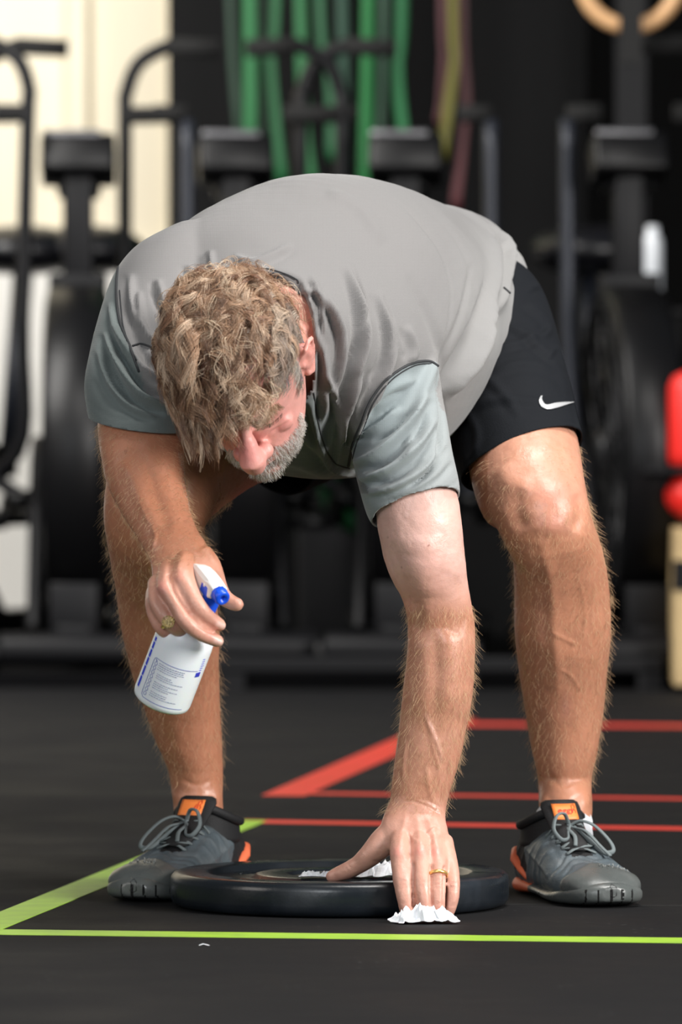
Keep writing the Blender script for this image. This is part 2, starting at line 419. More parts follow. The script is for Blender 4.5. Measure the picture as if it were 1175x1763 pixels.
# his left arm, planted on the plate (image right)
limb(body, [(600, 620, 725, 640, 10.38, .8), (622, 710, 752, 710, 10.34, .82), (638, 800, 772, 790, 10.31, .85), (648, 890, 791, 866, 10.30, .88), (660, 958, 800, 945, 10.30, .86), (678, 1003, 806, 1000, 10.31, .82), (694, 1035, 812, 1035, 10.315, .80), (702, 1075, 818, 1075, 10.32, .78),
            (701, 1120, 819, 1120, 10.32, .78), (694, 1190, 815, 1190, 10.325, .78), (688, 1245, 806, 1245, 10.33, .76), (682, 1295, 796, 1295, 10.33, .72), (676, 1340, 783, 1340, 10.33, .66), (671, 1378, 772, 1376, 10.33, .60), (664, 1405, 768, 1402, 10.325, .56)], n=40)
# palm
limb(body, [(668, 1385, 770, 1384, 10.33, .55), (658, 1412, 768, 1408, 10.322, .50), (658, 1432, 772, 1430, 10.31, .44), (666, 1455, 778, 1452, 10.30, .38), (676, 1474, 783, 1474, 10.288, .33), (682, 1488, 786, 1490, 10.282, .27)], n=32)
finger(body, [(690, 1440, 10.30, 17), (690, 1468, 10.278, 19.5), (692, 1497, 10.262, 18), (695, 1522, 10.252, 17.3), (698, 1545, 10.246, 15.5), (702, 1568, 10.246, 13.5), (705, 1576, 10.246, 12)])
finger(body, [(722, 1440, 10.30, 17), (726, 1468, 10.274, 18), (727, 1497, 10.256, 16.8), (728, 1524, 10.246, 16.5), (731, 1548, 10.241, 14.5), (735, 1568, 10.240, 13), (737, 1577, 10.240, 11.5)])
finger(body, [(748, 1440, 10.30, 16), (753, 1470, 10.276, 15.5), (755, 1497, 10.258, 14.5), (755, 1522, 10.248, 14.2), (755, 1546, 10.242, 13), (755, 1566, 10.242, 12), (755, 1576, 10.242, 10.8)])
finger(body, [(766, 1445, 10.305, 15), (772, 1475, 10.285, 15), (778, 1500, 10.272, 13.5), (780, 1524, 10.264, 13), (779, 1545, 10.260, 12.5), (774, 1566, 10.260, 10.8), (771, 1574, 10.260, 10)])
# thumb with its ball
finger(body, [(690, 1420, 10.325, 22), (664, 1447, 10.318, 25), (640, 1470, 10.318, 21), (620, 1487, 10.325, 16.5), (603, 1497, 10.33, 15.5), (585, 1504, 10.337, 13.5), (571, 1509, 10.34, 10.5)], n=18)
# his right arm (image left), holding the bottle
limb(body, [(225, 490, 340, 530, 10.32, .8), (195, 575, 325, 610, 10.26, .8), (176, 660, 315, 680, 10.21, .8), (168, 722, 314, 725, 10.16, .82), (172, 775, 316, 768, 10.12, .9), (183, 828, 318, 815, 10.09, .85), (205, 875, 324, 862, 10.06, .78), (228, 912, 334, 898, 10.03, .72), (247, 943, 348, 928, 10.005, .66), (258, 966, 364, 950, 9.99, .56)], n=40)
# back of that hand
limb(body, [(250, 940, 352, 930, 10.0, .55), (259, 968, 368, 958, 9.985, .48), (262, 996, 372, 985, 9.965, .40), (262, 1020, 356, 1006, 9.95, .36), (264, 1042, 332, 1022, 9.945, .36)], n=32)
finger(body, [(318, 960, 9.955, 17), (316, 992, 9.920, 19), (328, 1022, 9.900, 17), (342, 1046, 9.892, 15.8), (357, 1061, 9.897, 13.6), (371, 1071, 9.905, 12.2), (379, 1076, 9.91, 10.8)])
finger(body, [(290, 975, 9.955, 17), (288, 1008, 9.918, 19), (303, 1037, 9.898, 16.5), (320, 1068, 9.888, 15.4), (341, 1087, 9.892, 13.8), (361, 1098, 9.900, 12.6), (375, 1104, 9.904, 11.4)])
finger(body, [(270, 1000, 9.96, 16), (272, 1032, 9.93, 17), (283, 1058, 9.912, 15.5), (300, 1078, 9.912, 14.5), (318, 1086, 9.93, 14), (333, 1087, 9.955, 12)])
finger(body, [(265, 1015, 9.965, 13), (264, 1046, 9.94, 14), (272, 1072, 9.928, 13), (288, 1089, 9.93, 13), (308, 1094, 9.95, 12), (322, 1094, 9.97, 11)])
# web and thumb passing behind the sprayer
finger(body, [(345, 950, 9.985, 20), (362, 978, 9.98, 21), (372, 1003, 9.985, 18), (383, 1025, 9.985, 14.5), (396, 1036, 9.98, 13.2), (408, 1041, 9.975, 12.2)], n=18)

# head
def head_ring(z, yf, yb, hw, n=48, pf=2.0):
    ring = []; yc = (yf * .45 + yb * .55)
    for j in range(n):
        t = 2 * math.pi * j / n; c, s = math.cos(t), math.sin(t)
        yy = yc + (yf - yc) * s if s > 0 else yc + (yc - yb) * s
        xx = hw * math.copysign(abs(c) ** (2 / 2.2), c)
        ring.append(H(xx, yy, z))
    return ring
hs = catmull([(.127, -.012, -.02, .006), (.121, .025, -.055, .038), (.103, .056, -.083, .060), (.075, .077, -.097, .071), (.045, .087, -.102, .076), (.015, .089, -.101, .077), (-.010, .084, -.096, .0755), (-.035, .084, -.086, .073),
              (-.060, .086, -.070, .068), (-.085, .087, -.050, .061), (-.105, .084, -.025, .050), (-.118, .074, .005, .036), (-.124, .060, .030, .018)], 4)
body.rings([head_ring(*h) for h in hs])
T3 = lambda pts, r, **k: body.tube([H(*p) for p in pts], [q * HS for q in r] if isinstance(r, (list, tuple)) else r * HS, 16, **k)
# nose: bridge, bulb, wings
T3([(0, .078, .012), (0, .090, -.004), (0, .103, -.022), (0, .113, -.038), (0, .112, -.048), (0, .100, -.052)], [.0075, .0098, .0130, .0178, .0168, .010])
body.ball(H(.0155, .096, -.045), .0118 * HS); body.ball(H(-.0155, .096, -.045), .0118 * HS)
# brows, cheek bones, lips, chin
for s in (-1, 1):
    T3([(s * .012, .088, .014), (s * .028, .087, .018), (s * .045, .074, .014)], [.005, .006, .003])
    body.ball(H(s * .038, .060, -.036), Vector((.019, .014, .017)) * HS, M=HR)
    body.ball(H(s * .030, .0675, -.006), .0090 * HS)       # lidded eyeball
T3([(-.026, .082, -.074), (0, .095, -.070), (.026, .082, -.074)], [.004, .0065, .004])
T3([(-.024, .081, -.081), (0, .093, -.083), (.024, .081, -.081)], [.004, .0075, .004])
body.ball(H(0, .077, -.108), Vector((.022, .017, .017)) * HS, M=HR)
# ears
for s in (-1, 1):
    bx = .0755
    pl = [(s * (bx + .004), .004, .018), (s * (bx + .014), .000, .028), (s * (bx + .019), -.012, .031), (s * (bx + .021), -.022, .022), (s * (bx + .018), -.022, .004), (s * (bx + .013), -.014, -.014), (s * (bx + .009), -.004, -.026), (s * (bx + .003), .003, -.022)]
    T3(pl, [.003, .0036, .004, .004, .0036, .004, .0058, .0045])
    body.ball(H(s * (bx + .006), -.008, .004), Vector((.010, .015, .024)) * HS, M=HR @ Matrix.Rotation(s * .45, 3, 'Z'))
    body.ball(H(s * (bx + .005), .004, .002), .0055 * HS)

bme = remesh(body, .0022, 10, .5)
sc = Sculpt(bme)
# ---- head sculpting in the head frame

loc = (sc.co - np.array(HC)) @ np.array(HR) / HS
def hspot(c, r, h):
    q = ((loc - np.array(c)) / np.array(r)); d = (q ** 2).sum(1); i = d < 9; sc.d[i] += h * np.exp(-d[i])
hspot((.089, .000, .004), (.010, .006, .010), -.005)      # ear bowl
for s in (-1, 1):
    hspot((s * .017, .088, -.004), (.008, .012, .010), -.004)
    hspot((s * .031, .088, -.002), (.013, .014, .010), -.0035)
    hspot((s * .008, .104, -.055), (.004, .006, .004), -.004)
sc.line([(455, 762), (462, 750), (472, 742), (488, 733), (500, 724)], 2.6, -.0022, (9.8, 10.2))       # closed eye crease
sc.line([(440, 738), (455, 736), (472, 732), (490, 722)], 3, -.0010, (9.8, 10.2))
sc.line([(470, 768), (488, 764), (502, 752)], 4, .0012, (9.8, 10.2))
# ---- knees, shins, calves
A = (10.2, 11.2)
sc.spot(955, 862, 40, 34, .006, A); sc.spot(948, 905, 30, 20, .0045, A); sc.line([(905, 842), (890, 880), (905, 915)], 14, -.004, A); sc.line([(990, 850), (998, 885), (988, 915)], 10, -.003, A)
sc.line([(930, 925), (948, 1000), (956, 1100), (962, 1200)], 11, .0035, A); sc.line([(915, 950), (920, 1050), (930, 1130)], 18, .003, A); sc.line([(985, 950), (995, 1050), (985, 1130)], 22, -.003, A)
sc.line([(860, 800), (880, 830), (915, 850)], 20, .004, A)
sc.spot(935, 1380, 10, 14, .003, A); sc.spot(1008, 1378, 10, 14, .003, A); sc.line([(940, 1330), (968, 1352), (1000, 1340)], 5, -.0015, A); sc.line([(938, 1370), (970, 1382), (1005, 1368)], 4, -.0012, A)
sc.line([(950, 1085), (972, 1100), (995, 1112)], 3, .0012, A); sc.line([(962, 1150), (985, 1165), (1000, 1190)], 3, .0010, A); sc.line([(1000, 1000), (1010, 1060), (1005, 1120)], 3, .0008, A)
sc.line([(240, 900), (262, 980), (285, 1080), (300, 1180)], 13, .003, A); sc.line([(330, 940), (340, 1010), (338, 1090)], 18, -.003, A); sc.line([(310, 1340), (340, 1352), (370, 1340)], 4, -.0012, A)
sc.spot(305, 1372, 9, 12, .003, A); sc.spot(375, 1372, 8, 12, .0025, A)
# ---- his left arm: biceps, elbow pit, veins, wrist creases
B = (10.1, 10.5)
sc.line([(672, 930), (690, 1000), (712, 1050)], 16, -.0035, B); sc.line([(730, 920), (735, 980), (738, 1030)], 26, .0035, B); sc.line([(715, 1035), (722, 1060), (712, 1085)], 9, -.003, B)
sc.line([(770, 1080), (775, 1150), (766, 1230)], 20, .004, B); sc.line([(725, 1090), (732, 1160), (735, 1240)], 18, .0022, B); sc.line([(750, 1090), (752, 1180), (746, 1260)], 10, -.002, B)
sc.line([(732, 1230), (745, 1262), (756, 1290), (760, 1310)], 3.6, .0024, B); sc.line([(738, 1255), (750, 1300), (757, 1325), (752, 1342)], 3.2, .0016, B); sc.line([(700, 1275), (696, 1310), (694, 1345)], 3, .0016, B)
sc.line([(735, 1320), (738, 1350), (745, 1378)], 3.5, .0018, B); sc.line([(765, 1080), (790, 1090), (800, 1060)], 5, -.0015, B)
sc.line([(692, 1382), (712, 1380), (735, 1388), (758, 1402)], 2.4, -.0018, B); sc.line([(715, 1376), (735, 1378), (765, 1394)], 2.2, -.0012, B)
# hand: tendons, knuckles, veins
sc.line([(700, 1400), (694, 1430), (690, 1462)], 5, .0013, B); sc.line([(718, 1400), (722, 1430), (725, 1460)], 5, .0013, B); sc.line([(735, 1405), (745, 1430), (752, 1458)], 5, .0013, B); sc.line([(750, 1410), (762, 1435), (770, 1460)], 5, .001, B)
for x_, y_ in ((688, 1467), (724, 1465), (752, 1467), (773, 1472)): sc.spot(x_, y_, 11, 12, .0024, B)
for x_ in (707, 740, 763): sc.line([(x_, 1445), (x_, 1480)], 4, -.0014, B)
sc.line([(736, 1438), (745, 1430), (752, 1425)], 3, .0022, B); sc.line([(705, 1432), (712, 1445), (722, 1450)], 2.6, .0013, B); sc.line([(740, 1450), (735, 1440), (742, 1425)], 2.6, .001, B)
sc.line([(712, 1488), (711, 1520), (713, 1560)], 2.6, -.004, B, taper=False); sc.line([(743, 1490), (742, 1520), (744, 1565)], 2.4, -.004, B, taper=False); sc.line([(766, 1494), (766, 1530), (765, 1560)], 2.4, -.004, B, taper=False)
for cx_, cy_ in ((695, 1522), (728, 1524), (755, 1522), (780, 1526)):
    sc.line([(cx_ - 9, cy_ - 4), (cx_, cy_ - 6), (cx_ + 9, cy_ - 4)], 1.3, -.0009, B); sc.line([(cx_ - 9, cy_ + 1), (cx_ + 9, cy_ + 1)], 1.2, -.0008, B); sc.line([(cx_ - 8, cy_ + 5), (cx_, cy_ + 7), (cx_ + 8, cy_ + 5)], 1.2, -.0007, B)
    sc.line([(cx_ - 6, cy_ + 33), (cx_ + 6, cy_ + 33)], 1.2, -.0006, B)
sc.line([(598, 1488), (606, 1496)], 1.3, -.0008, B); sc.line([(593, 1491), (600, 1499)], 1.3, -.0007, B); sc.line([(640, 1482), (655, 1484), (668, 1480)], 2.5, -.0012, B)
# ---- his right arm and hand
D_ = (9.8, 10.22)
sc.line([(215, 790), (240, 850), (270, 915)], 14, .0035, D_); sc.line([(280, 770), (292, 840), (308, 900)], 16, .002, D_); sc.line([(248, 780), (268, 850), (292, 920)], 10, -.002, D_)
sc.line([(262, 905), (268, 925), (262, 945)], 2.8, .0016, D_); sc.line([(240, 860), (252, 890), (262, 905)], 2.8, .0012, D_)
for x_, y_ in ((306, 995), (279, 1012), (266, 1036)): sc.spot(x_, y_, 11, 12, .0022, D_)
sc.line([(292, 992), (300, 1018), (318, 1046), (342, 1074), (362, 1086), (378, 1090)], 2.4, -.0045, D_, taper=False); sc.line([(272, 1018), (284, 1040), (300, 1066)], 2.6, -.003, D_)
for cx_, cy_, a_ in ((337, 1036, -1), (331, 1043, -1), (318, 1063, -1), (323, 1069, -1), (327, 1059, -1)):
    sc.line([(cx_ - 7, cy_ + 4), (cx_, cy_ - 3), (cx_ + 7, cy_ - 5)], 1.2, -.0008, D_)
sc.line([(318, 950), (310, 970), (306, 988)], 4.5, .0011, D_); sc.line([(300, 950), (288, 975), (281, 1003)], 4.5, .0011, D_)
# nails
for pts in ([(375, 1073), (384, 1078)], [(371, 1101), (381, 1106)]):
    sc.line(pts, 4.6, .0007, D_, taper=False)

sc.d += np.array([mnoise.noise(Vector(c) * 38) * .0007 + mnoise.noise(Vector(c) * 90) * .0003 for c in sc.co])
# ---- skin colour
sc.co2 = sc.co
col = np.empty((len(sc.co), 4)); col[:, :3] = TAN; col[:, 3] = 1; sc.col = col
def sm(a, b, x): t = np.clip((x - a) / (b - a), 0, 1); return (t * t * (3 - 2 * t))[:, None]
def blend(mask, c): col[:, :3] = col[:, :3] * (1 - mask) + np.array(c) * mask
left = ((sc.px > 560) & (sc.px < 830) & (sc.co[:, 1] < 10.45) & (sc.co[:, 2] < .62))[:, None].astype(float)
blend(left * (1 - sm(960, 1090, sc.py)), PALE); blend(left * sm(1060, 1100, sc.py) * .35, PINK); blend(left * sm(1360, 1430, sc.py) * .9, PINK)
legr = ((sc.px > 840) & (sc.co[:, 1] > 10.3))[:, None].astype(float)
blend(legr * .5, (.58, .27, .165)); blend(legr * (1 - sm(800, 950, sc.py)) * .5, (.66, .34, .24))
rh = ((sc.co[:, 1] < 10.06) & (sc.px < 450) & (sc.py > 930))[:, None].astype(float); blend(rh * sm(945, 1010, sc.py) * .75, PINK)
hm = (((loc[:, 0] / .105) ** 2 + ((loc[:, 1] - .005) / .135) ** 2 + (loc[:, 2] / .14) ** 2 < 1.1))[:, None].astype(float); blend(hm, FACE); nkm = ((sc.px > 440) & (sc.px < 600) & (sc.py > 480) & (sc.py < 700) & (sc.co[:, 1] < 10.4))[:, None].astype(float); blend(nkm * (1 - hm), (.62, .30, .23))
rng = np.random.default_rng(3)
hd = (9.8, 10.35)
sc.tint(425, 780, 26, 24, (.80, .27, .25), .6, hd); sc.tint(490, 735, 25, 25, (.78, .30, .27), .5, hd); sc.tint(528, 600, 14, 40, (.80, .28, .22), .35, hd)
for x_, y_ in ((686, 1468), (724, 1466), (750, 1467)): sc.tint(x_, y_, 9, 10, RED, .65, B)
sc.tint(755, 1572, 9, 9, RED, .7, B); sc.tint(700, 1500, 14, 20, (.74, .40, .34), .4, B); sc.tint(737, 1571, 8, 8, RED, .5, B)
sc.tint(279, 1012, 9, 13, RED, .6, D_, -20); sc.tint(310, 992, 9, 9, RED, .35, D_); sc.tint(372, 1074, 10, 8, RED, .3, D_); sc.tint(368, 1096, 12, 8, RED, .3, D_)
sc.tint(955, 850, 38, 28, (.62, .25, .20), .45, A); sc.tint(950, 900, 30, 18, (.62, .25, .20), .35, A); sc.tint(935, 1070, 14, 40, (.38, .17, .13), .35, A); sc.tint(975, 1215, 8, 20, (.35, .14, .14), .3, A)
sc.tint(310, 1090, 20, 30, (.33, .14, .10), .3, A); sc.tint(735, 1000, 40, 60, (.76, .34, .28), .35, B); sc.tint(718, 1060, 10, 16, (.45, .25, .18), .4, B)
for x_, y_, r_ in ((738, 939, 2), (668, 925, 1.4), (690, 978, 1.4), (216, 777, 2), (764, 940, 1.2), (706, 1280, 1.5), (400, 800, 1.5)): sc.tint(x_, y_, r_, r_, (.22, .08, .06), .85)
for pts in ([(376, 1074), (384, 1078)], [(372, 1102), (381, 1106)]): sc.tline(pts, 4.0, (.88, .62, .55), .85, D_)
sc.tline([(736, 1575), (740, 1577)], 3, (.82, .55, .5), .7, B); sc.tline([(752, 1578), (758, 1578)], 3, (.85, .6, .58), .7, B)
for cx_, cy_ in ((695, 1521), (728, 1524), (755, 1520), (780, 1526)): sc.tint(cx_, cy_, 9, 4, (.48, .22, .16), .35, B)
sc.tline([(735, 1230), (756, 1290), (760, 1310)], 4, (.62, .36, .30), .3, B)
sc.apply()
person = empty('person', (.05, 10.7, 0), 0, 'man with curly greying hair, grey t-shirt and black shorts, bent over wiping a weight plate', 'person')
body_o = link('body', bme, M['skin'], person)
body_bvh = BVHTree.FromPolygons([v.co for v in bme.vertices], [tuple(p.vertices) for p in bme.polygons])
# ------------------------------------------------------------------ clothes
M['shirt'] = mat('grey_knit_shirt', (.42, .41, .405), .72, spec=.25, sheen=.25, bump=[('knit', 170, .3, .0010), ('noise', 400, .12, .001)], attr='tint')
M['seam'] = mat('charcoal_seam', (.035, .037, .04), .8, bump=[('noise', 1500, .5, .001)])
M['shorts'] = mat('black_shorts_fabric', (.0045, .0058, .0085), .8, spec=.22, sheen=.0, bump=[('voro', 520, .25, .001), ('noise', 60, .2, .002)])
M['silver'] = mat('silver_print', (.55, .56, .57), .35, metal=.3)

def hollow(me, cuts, thick, parent, name, mt):
    """open a closed cloth volume: each cut = (point, outward normal, radius) removes what lies beyond that plane near the point"""
    bm = bmesh.new(); bm.from_mesh(me)
    for p, n_, r in cuts:
        geom = [f for f in bm.faces if (f.calc_center_median() - p).length < r]
        es = {e for f in geom for e in f.edges}; vs = {v for f in geom for v in f.verts}
        res = bmesh.ops.bisect_plane(bm, geom=geom + list(es) + list(vs), plane_co=p, plane_no=n_, dist=1e-6)
        kill = [f for f in bm.faces if (f.calc_center_median() - p).length < r * 1.15 and (f.calc_center_median() - p).dot(n_) > 1e-5]
        bmesh.ops.delete(bm, geom=kill, context='FACES')
    # keep the largest island
    bm.verts.ensure_lookup_table(); bm.normal_update(); bm.to_mesh(me); bm.free()
    o = link(name, me, mt, parent)
    s = o.modifiers.new('cloth', 'SOLIDIFY'); s.thickness = thick; s.offset = -1
    return o

sh = MB()
sections(sh, [(11.16, 765, 556, 135, 165, 0), (11.08, 780, 556, 154, 185, 0), (10.98, 758, 558, 180, 204, 0), (10.86, 700, 562, 206, 220, 0), (10.70, 640, 560, 232, 243, 3), (10.56, 580, 562, 262, 262, 8),
              (10.44, 528, 562, 262, 258, 14), (10.34, 490, 566, 262, 212, 22), (10.27, 475, 570, 235, 168, 26), (10.225, 468, 576, 175, 135, 26), (10.19, 462, 582, 120, 120, 22)], n=64)
limb(sh, [(560, 560, 742, 600, 10.42, .9), (588, 660, 756, 634, 10.36, .9), (600, 740, 768, 708, 10.33, .92), (608, 800, 780, 778, 10.31, .93), (620, 850, 790, 822, 10.30, .93), (634, 890, 793, 846, 10.30, .93), (648, 915, 791, 866, 10.30, .93), (655, 960, 800, 900, 10.30, .9)], n=40)
limb(sh, [(262, 420, 420, 470, 10.34, 1.0), (206, 458, 400, 520, 10.30, 1.0), (176, 525, 372, 585, 10.25, .98), (154, 605, 350, 650, 10.20, .95), (145, 655, 338, 688, 10.175, 1.02), (150, 700, 327, 722, 10.155, 1.10), (160, 735, 324, 748, 10.14, 1.12), (170, 775, 322, 785, 10.12, 1.1)], n=40)
sme = remesh(sh, .0034, 9, .5)
sc = Sculpt(sme)
U_ = (9.9, 11.2)
def F(pts, w, h, Y=None, fold=0.0, taper=True): sc.line(pts, w * .92, h * (2.3 if abs(h) > .002 else 1.2), Y, fold, taper)
# right side of the photo: long soft folds from the armpit over the back
F([(598, 455), (622, 530), (627, 590), (612, 640), (592, 700), (570, 770)], 8, .0060, U_, .7)
F([(650, 500), (672, 560), (672, 615), (652, 665), (620, 720), (600, 790)], 8, .0055, U_, .7)
F([(545, 560), (560, 620), (562, 680), (548, 740)], 7, .0045, U_, .7)
F([(556, 640), (580, 690), (590, 750), (580, 810)], 6, .0040, U_, .6)
F([(700, 470), (745, 560), (765, 640), (762, 700)], 10, -.0025, U_); F([(660, 330), (740, 400), (790, 490), (800, 580), (770, 670)], 4, -.0016, U_); F([(700, 330), (775, 400), (815, 480), (820, 560)], 4, -.0012, U_)
F([(800, 360), (848, 410), (858, 470), (842, 540), (800, 630), (768, 690)], 9, .0120, (10.2, 11.4), .6); F([(840, 390), (878, 430), (872, 490), (856, 540)], 6, .0110, (10.2, 11.4), .8); F([(820, 370), (872, 400), (893, 440), (880, 500)], 5, -.0040, (10.2, 11.4))
F([(760, 600), (720, 700), (700, 800)], 10, .003, U_)
F([(606, 451), (624, 510), (628, 545), (615, 600), (592, 650)], 4, -.0036, U_); F([(658, 510), (674, 560), (672, 610), (640, 668)], 4, -.0036, U_); F([(560, 500), (585, 560), (590, 620), (572, 690)], 7, .0040, U_, .7)
F([(700, 560), (712, 600), (705, 625)], 7, .0028, U_, .5); F([(500, 520), (530, 500), (560, 520), (590, 580)], 6, .0026, U_, .5); F([(622, 640), (596, 700), (588, 760)], 6, .0042, U_, .7); F([(646, 640), (620, 690), (604, 740)], 5, .0034, U_, .6)
F([(765, 640), (772, 600), (800, 520), (812, 450)], 5, -.0022, U_); F([(690, 350), (752, 420), (778, 500), (768, 600), (758, 640)], 3, -.0018, U_); F([(830, 560), (800, 620), (770, 680)], 7, .0050, (10.2, 11.4), .6); F([(560, 330), (620, 360), (660, 420)], 12, .0022, U_)
# left of the photo: shoulder and sleeve
F([(225, 470), (232, 540), (258, 600), (268, 640)], 7, .0045, U_, .6); F([(272, 480), (280, 520), (300, 560), (300, 600)], 6, .0040, U_, .7); F([(325, 455), (330, 490), (345, 525)], 6, .0035, U_, .6)
F([(362, 430), (368, 465), (385, 490)], 5, .0030, U_, .5); F([(400, 440), (430, 452), (470, 440), (505, 420)], 7, .0028, U_, .4)
F([(182, 570), (205, 630), (240, 680), (290, 705)], 7, .0065, U_, .8); F([(200, 560), (225, 620), (262, 660), (300, 680)], 7, .0060, U_, .8); F([(225, 600), (250, 640), (285, 660)], 6, .0050, U_, .8)
F([(168, 600), (190, 660), (225, 700), (270, 720)], 6, .0030, U_, .6); F([(160, 650), (180, 690), (215, 712)], 5, -.0015, U_)
F([(250, 590), (268, 610), (290, 620)], 5, -.0040, U_)
# right sleeve: creases swinging round the arm
F([(602, 800), (650, 782), (700, 735), (735, 680)], 8, .0055, U_, .7); F([(615, 825), (665, 812), (715, 775), (750, 720)], 7, .0050, U_, .7); F([(628, 850), (680, 838), (735, 805), (765, 760)], 6, .0035, U_, .6)
F([(640, 868), (700, 855), (755, 825), (780, 795)], 5, -.0022, U_); F([(754, 640), (762, 700), (760, 760), (740, 810), (700, 840)], 5, -.0050, U_); F([(610, 745), (650, 735), (690, 700)], 7, .0035, U_, .5)
F([(640, 700), (670, 670), (720, 650)], 10, .0025, U_)
F([(240, 500), (246, 560), (266, 600)], 5, .0036, U_, .7); F([(290, 500), (300, 545), (318, 575)], 4, -.0034, U_); F([(345, 470), (352, 500), (372, 520)], 4, -.0030, U_); F([(176, 610), (196, 660), (236, 700)], 4, -.0034, U_); F([(212, 610), (236, 655), (276, 690)], 4, -.0034, U_); F([(190, 520), (200, 575), (218, 610)], 6, .003, U_, .5)
F([(640, 760), (680, 740), (712, 705)], 4, -.0030, U_); F([(622, 812), (668, 796), (712, 756), (738, 712)], 4, -.0034, U_); F([(634, 838), (684, 824), (730, 790)], 4, -.0030, U_); F([(636, 720), (660, 690), (700, 670)], 5, -.0022, U_)
# under the chest
F([(535, 690), (545, 740), (570, 800), (610, 825)], 7, .0060, U_, .7); F([(500, 730), (540, 770), (580, 822)], 7, .0040, U_, .6); F([(555, 770), (575, 800), (600, 815)], 5, -.004, U_); F([(470, 790), (520, 800), (570, 826)], 9, .003, U_, .4)
F([(520, 480), (540, 540), (545, 600), (540, 660)], 6, .0050, U_, .6); F([(535, 470), (556, 530), (560, 590)], 6, .0030, U_, .5)
# double-stitched hem grooves
F([(640, 890), (700, 876), (750, 855), (789, 828)], 1.6, -.0012, U_, taper=False); F([(150, 690), (180, 712), (215, 722), (270, 722)], 1.4, -.0006, U_, taper=False)
sc.spot(530, 300, 60, 20, .003, U_); sc.spot(330, 380, 60, 30, .004, U_, -25)
rng_ = np.array([mnoise.noise(Vector(c) * 9) * .0022 + mnoise.noise(Vector(c) * 25) * .0008 for c in sc.co]); sc.d += rng_
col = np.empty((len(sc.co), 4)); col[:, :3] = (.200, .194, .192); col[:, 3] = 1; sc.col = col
def inside(px, py, poly):
    r = np.zeros(px.shape, bool); n_ = len(poly)
    for i in range(n_):
        x1, y1 = poly[i]; x2, y2 = poly[(i + 1) % n_]
        c = ((y1 > py) != (y2 > py)) & (px < (x2 - x1) * (py - y1) / (y2 - y1 + 1e-9) + x1); r ^= c
    return r
SEAM_L = [(232, 398), (215, 425), (204, 460), (201, 510), (208, 560), (225, 600), (240, 640), (262, 690)]
SEAM_R = [(754, 630), (738, 622), (708, 626), (670, 650), (640, 688), (622, 730), (608, 765), (600, 802)]
UND_R = [(534, 676), (552, 696), (575, 718), (585, 742), (608, 766)]
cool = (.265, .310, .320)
def paint(poly, c, front=True):
    m = inside(sc.px, sc.py, catmull(poly, 4, True)) & (sc.co[:, 1] < 10.75)
    col[m, :3] = c
m = inside(sc.px, sc.py, SEAM_L + [(262, 800), (60, 800), (60, 380)]); m |= inside(sc.px, sc.py, [(262, 690), (262, 800), (400, 800), (400, 690)]) & (sc.co[:, 1] < 10.3); col[m, :3] = (.145, .172, .168)  # left sleeve: the cool grey painted darker, its shade put into the colour
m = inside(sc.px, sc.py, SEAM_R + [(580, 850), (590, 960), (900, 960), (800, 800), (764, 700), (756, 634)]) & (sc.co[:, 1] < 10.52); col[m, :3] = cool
m = inside(sc.px, sc.py, UND_R + [(600, 802), (640, 850), (430, 850), (430, 700)]); col[m, :3] = (.14, .158, .158)  # panel under the chest, shade painted into its cool grey
m = (sc.px > 600); mm = np.clip((sc.px[m] + (sc.py[m] - 400) * .35 - 780) / 120, 0, 1)[:, None]; col[m, :3] = col[m, :3] * (1 - mm * .5) + np.array((.31, .31, .305)) * mm * .5  # fabric colour brightened towards the right, painting in the side light
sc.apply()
# openings: neck, cuffs, bottom hem
pR0, pR1 = P(639, 902, 10.30), P(792, 852, 10.30); nR = (P(718, 878, 10.30) - P(690, 770, 10.31)); nR -= (pR1 - pR0).normalized() * nR.dot((pR1 - pR0).normalized()); nR.normalize()
nR = (nR + Vector((0, -.28, 0))).normalized()
pL0, pL1 = P(160, 722, 10.15), P(318, 738, 10.15); nL = (P(240, 735, 10.14) - P(255, 620, 10.22)); nL -= (pL1 - pL0).normalized() * nL.dot((pL1 - pL0).normalized()); nL = (nL.normalized() + Vector((0, .75, 0))).normalized()
nk = P(462, 586, 10.225)
ncut = (nk - P(520, 560, 10.5)).normalized()
hem_n = (Vector((.30, .90, -.42))).normalized(); hem_c = P(812, 570, 10.93)
bm = bmesh.new(); bm.from_mesh(sme); NECKP = catmull([(425, 472), (462, 470), (495, 485), (520, 515), (536, 560), (543, 620), (538, 672), (510, 700), (450, 705), (390, 670), (360, 600), (375, 520)], 6, True)
fc = np.array([f.calc_center_median()[:] for f in bm.faces]); fx, fy = proj(fc); km = inside(fx, fy, NECKP) & (fc[:, 1] < 10.42)
fl_ = list(bm.faces); bmesh.ops.delete(bm, geom=[fl_[i] for i in np.nonzero(km)[0]], context='FACES'); bm.to_mesh(sme); bm.free()
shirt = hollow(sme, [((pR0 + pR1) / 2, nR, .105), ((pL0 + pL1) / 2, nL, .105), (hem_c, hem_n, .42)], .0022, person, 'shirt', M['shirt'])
s_bvh = BVHTree.FromPolygons([v.co for v in sme.vertices], [tuple(p.vertices) for p in sme.polygons])

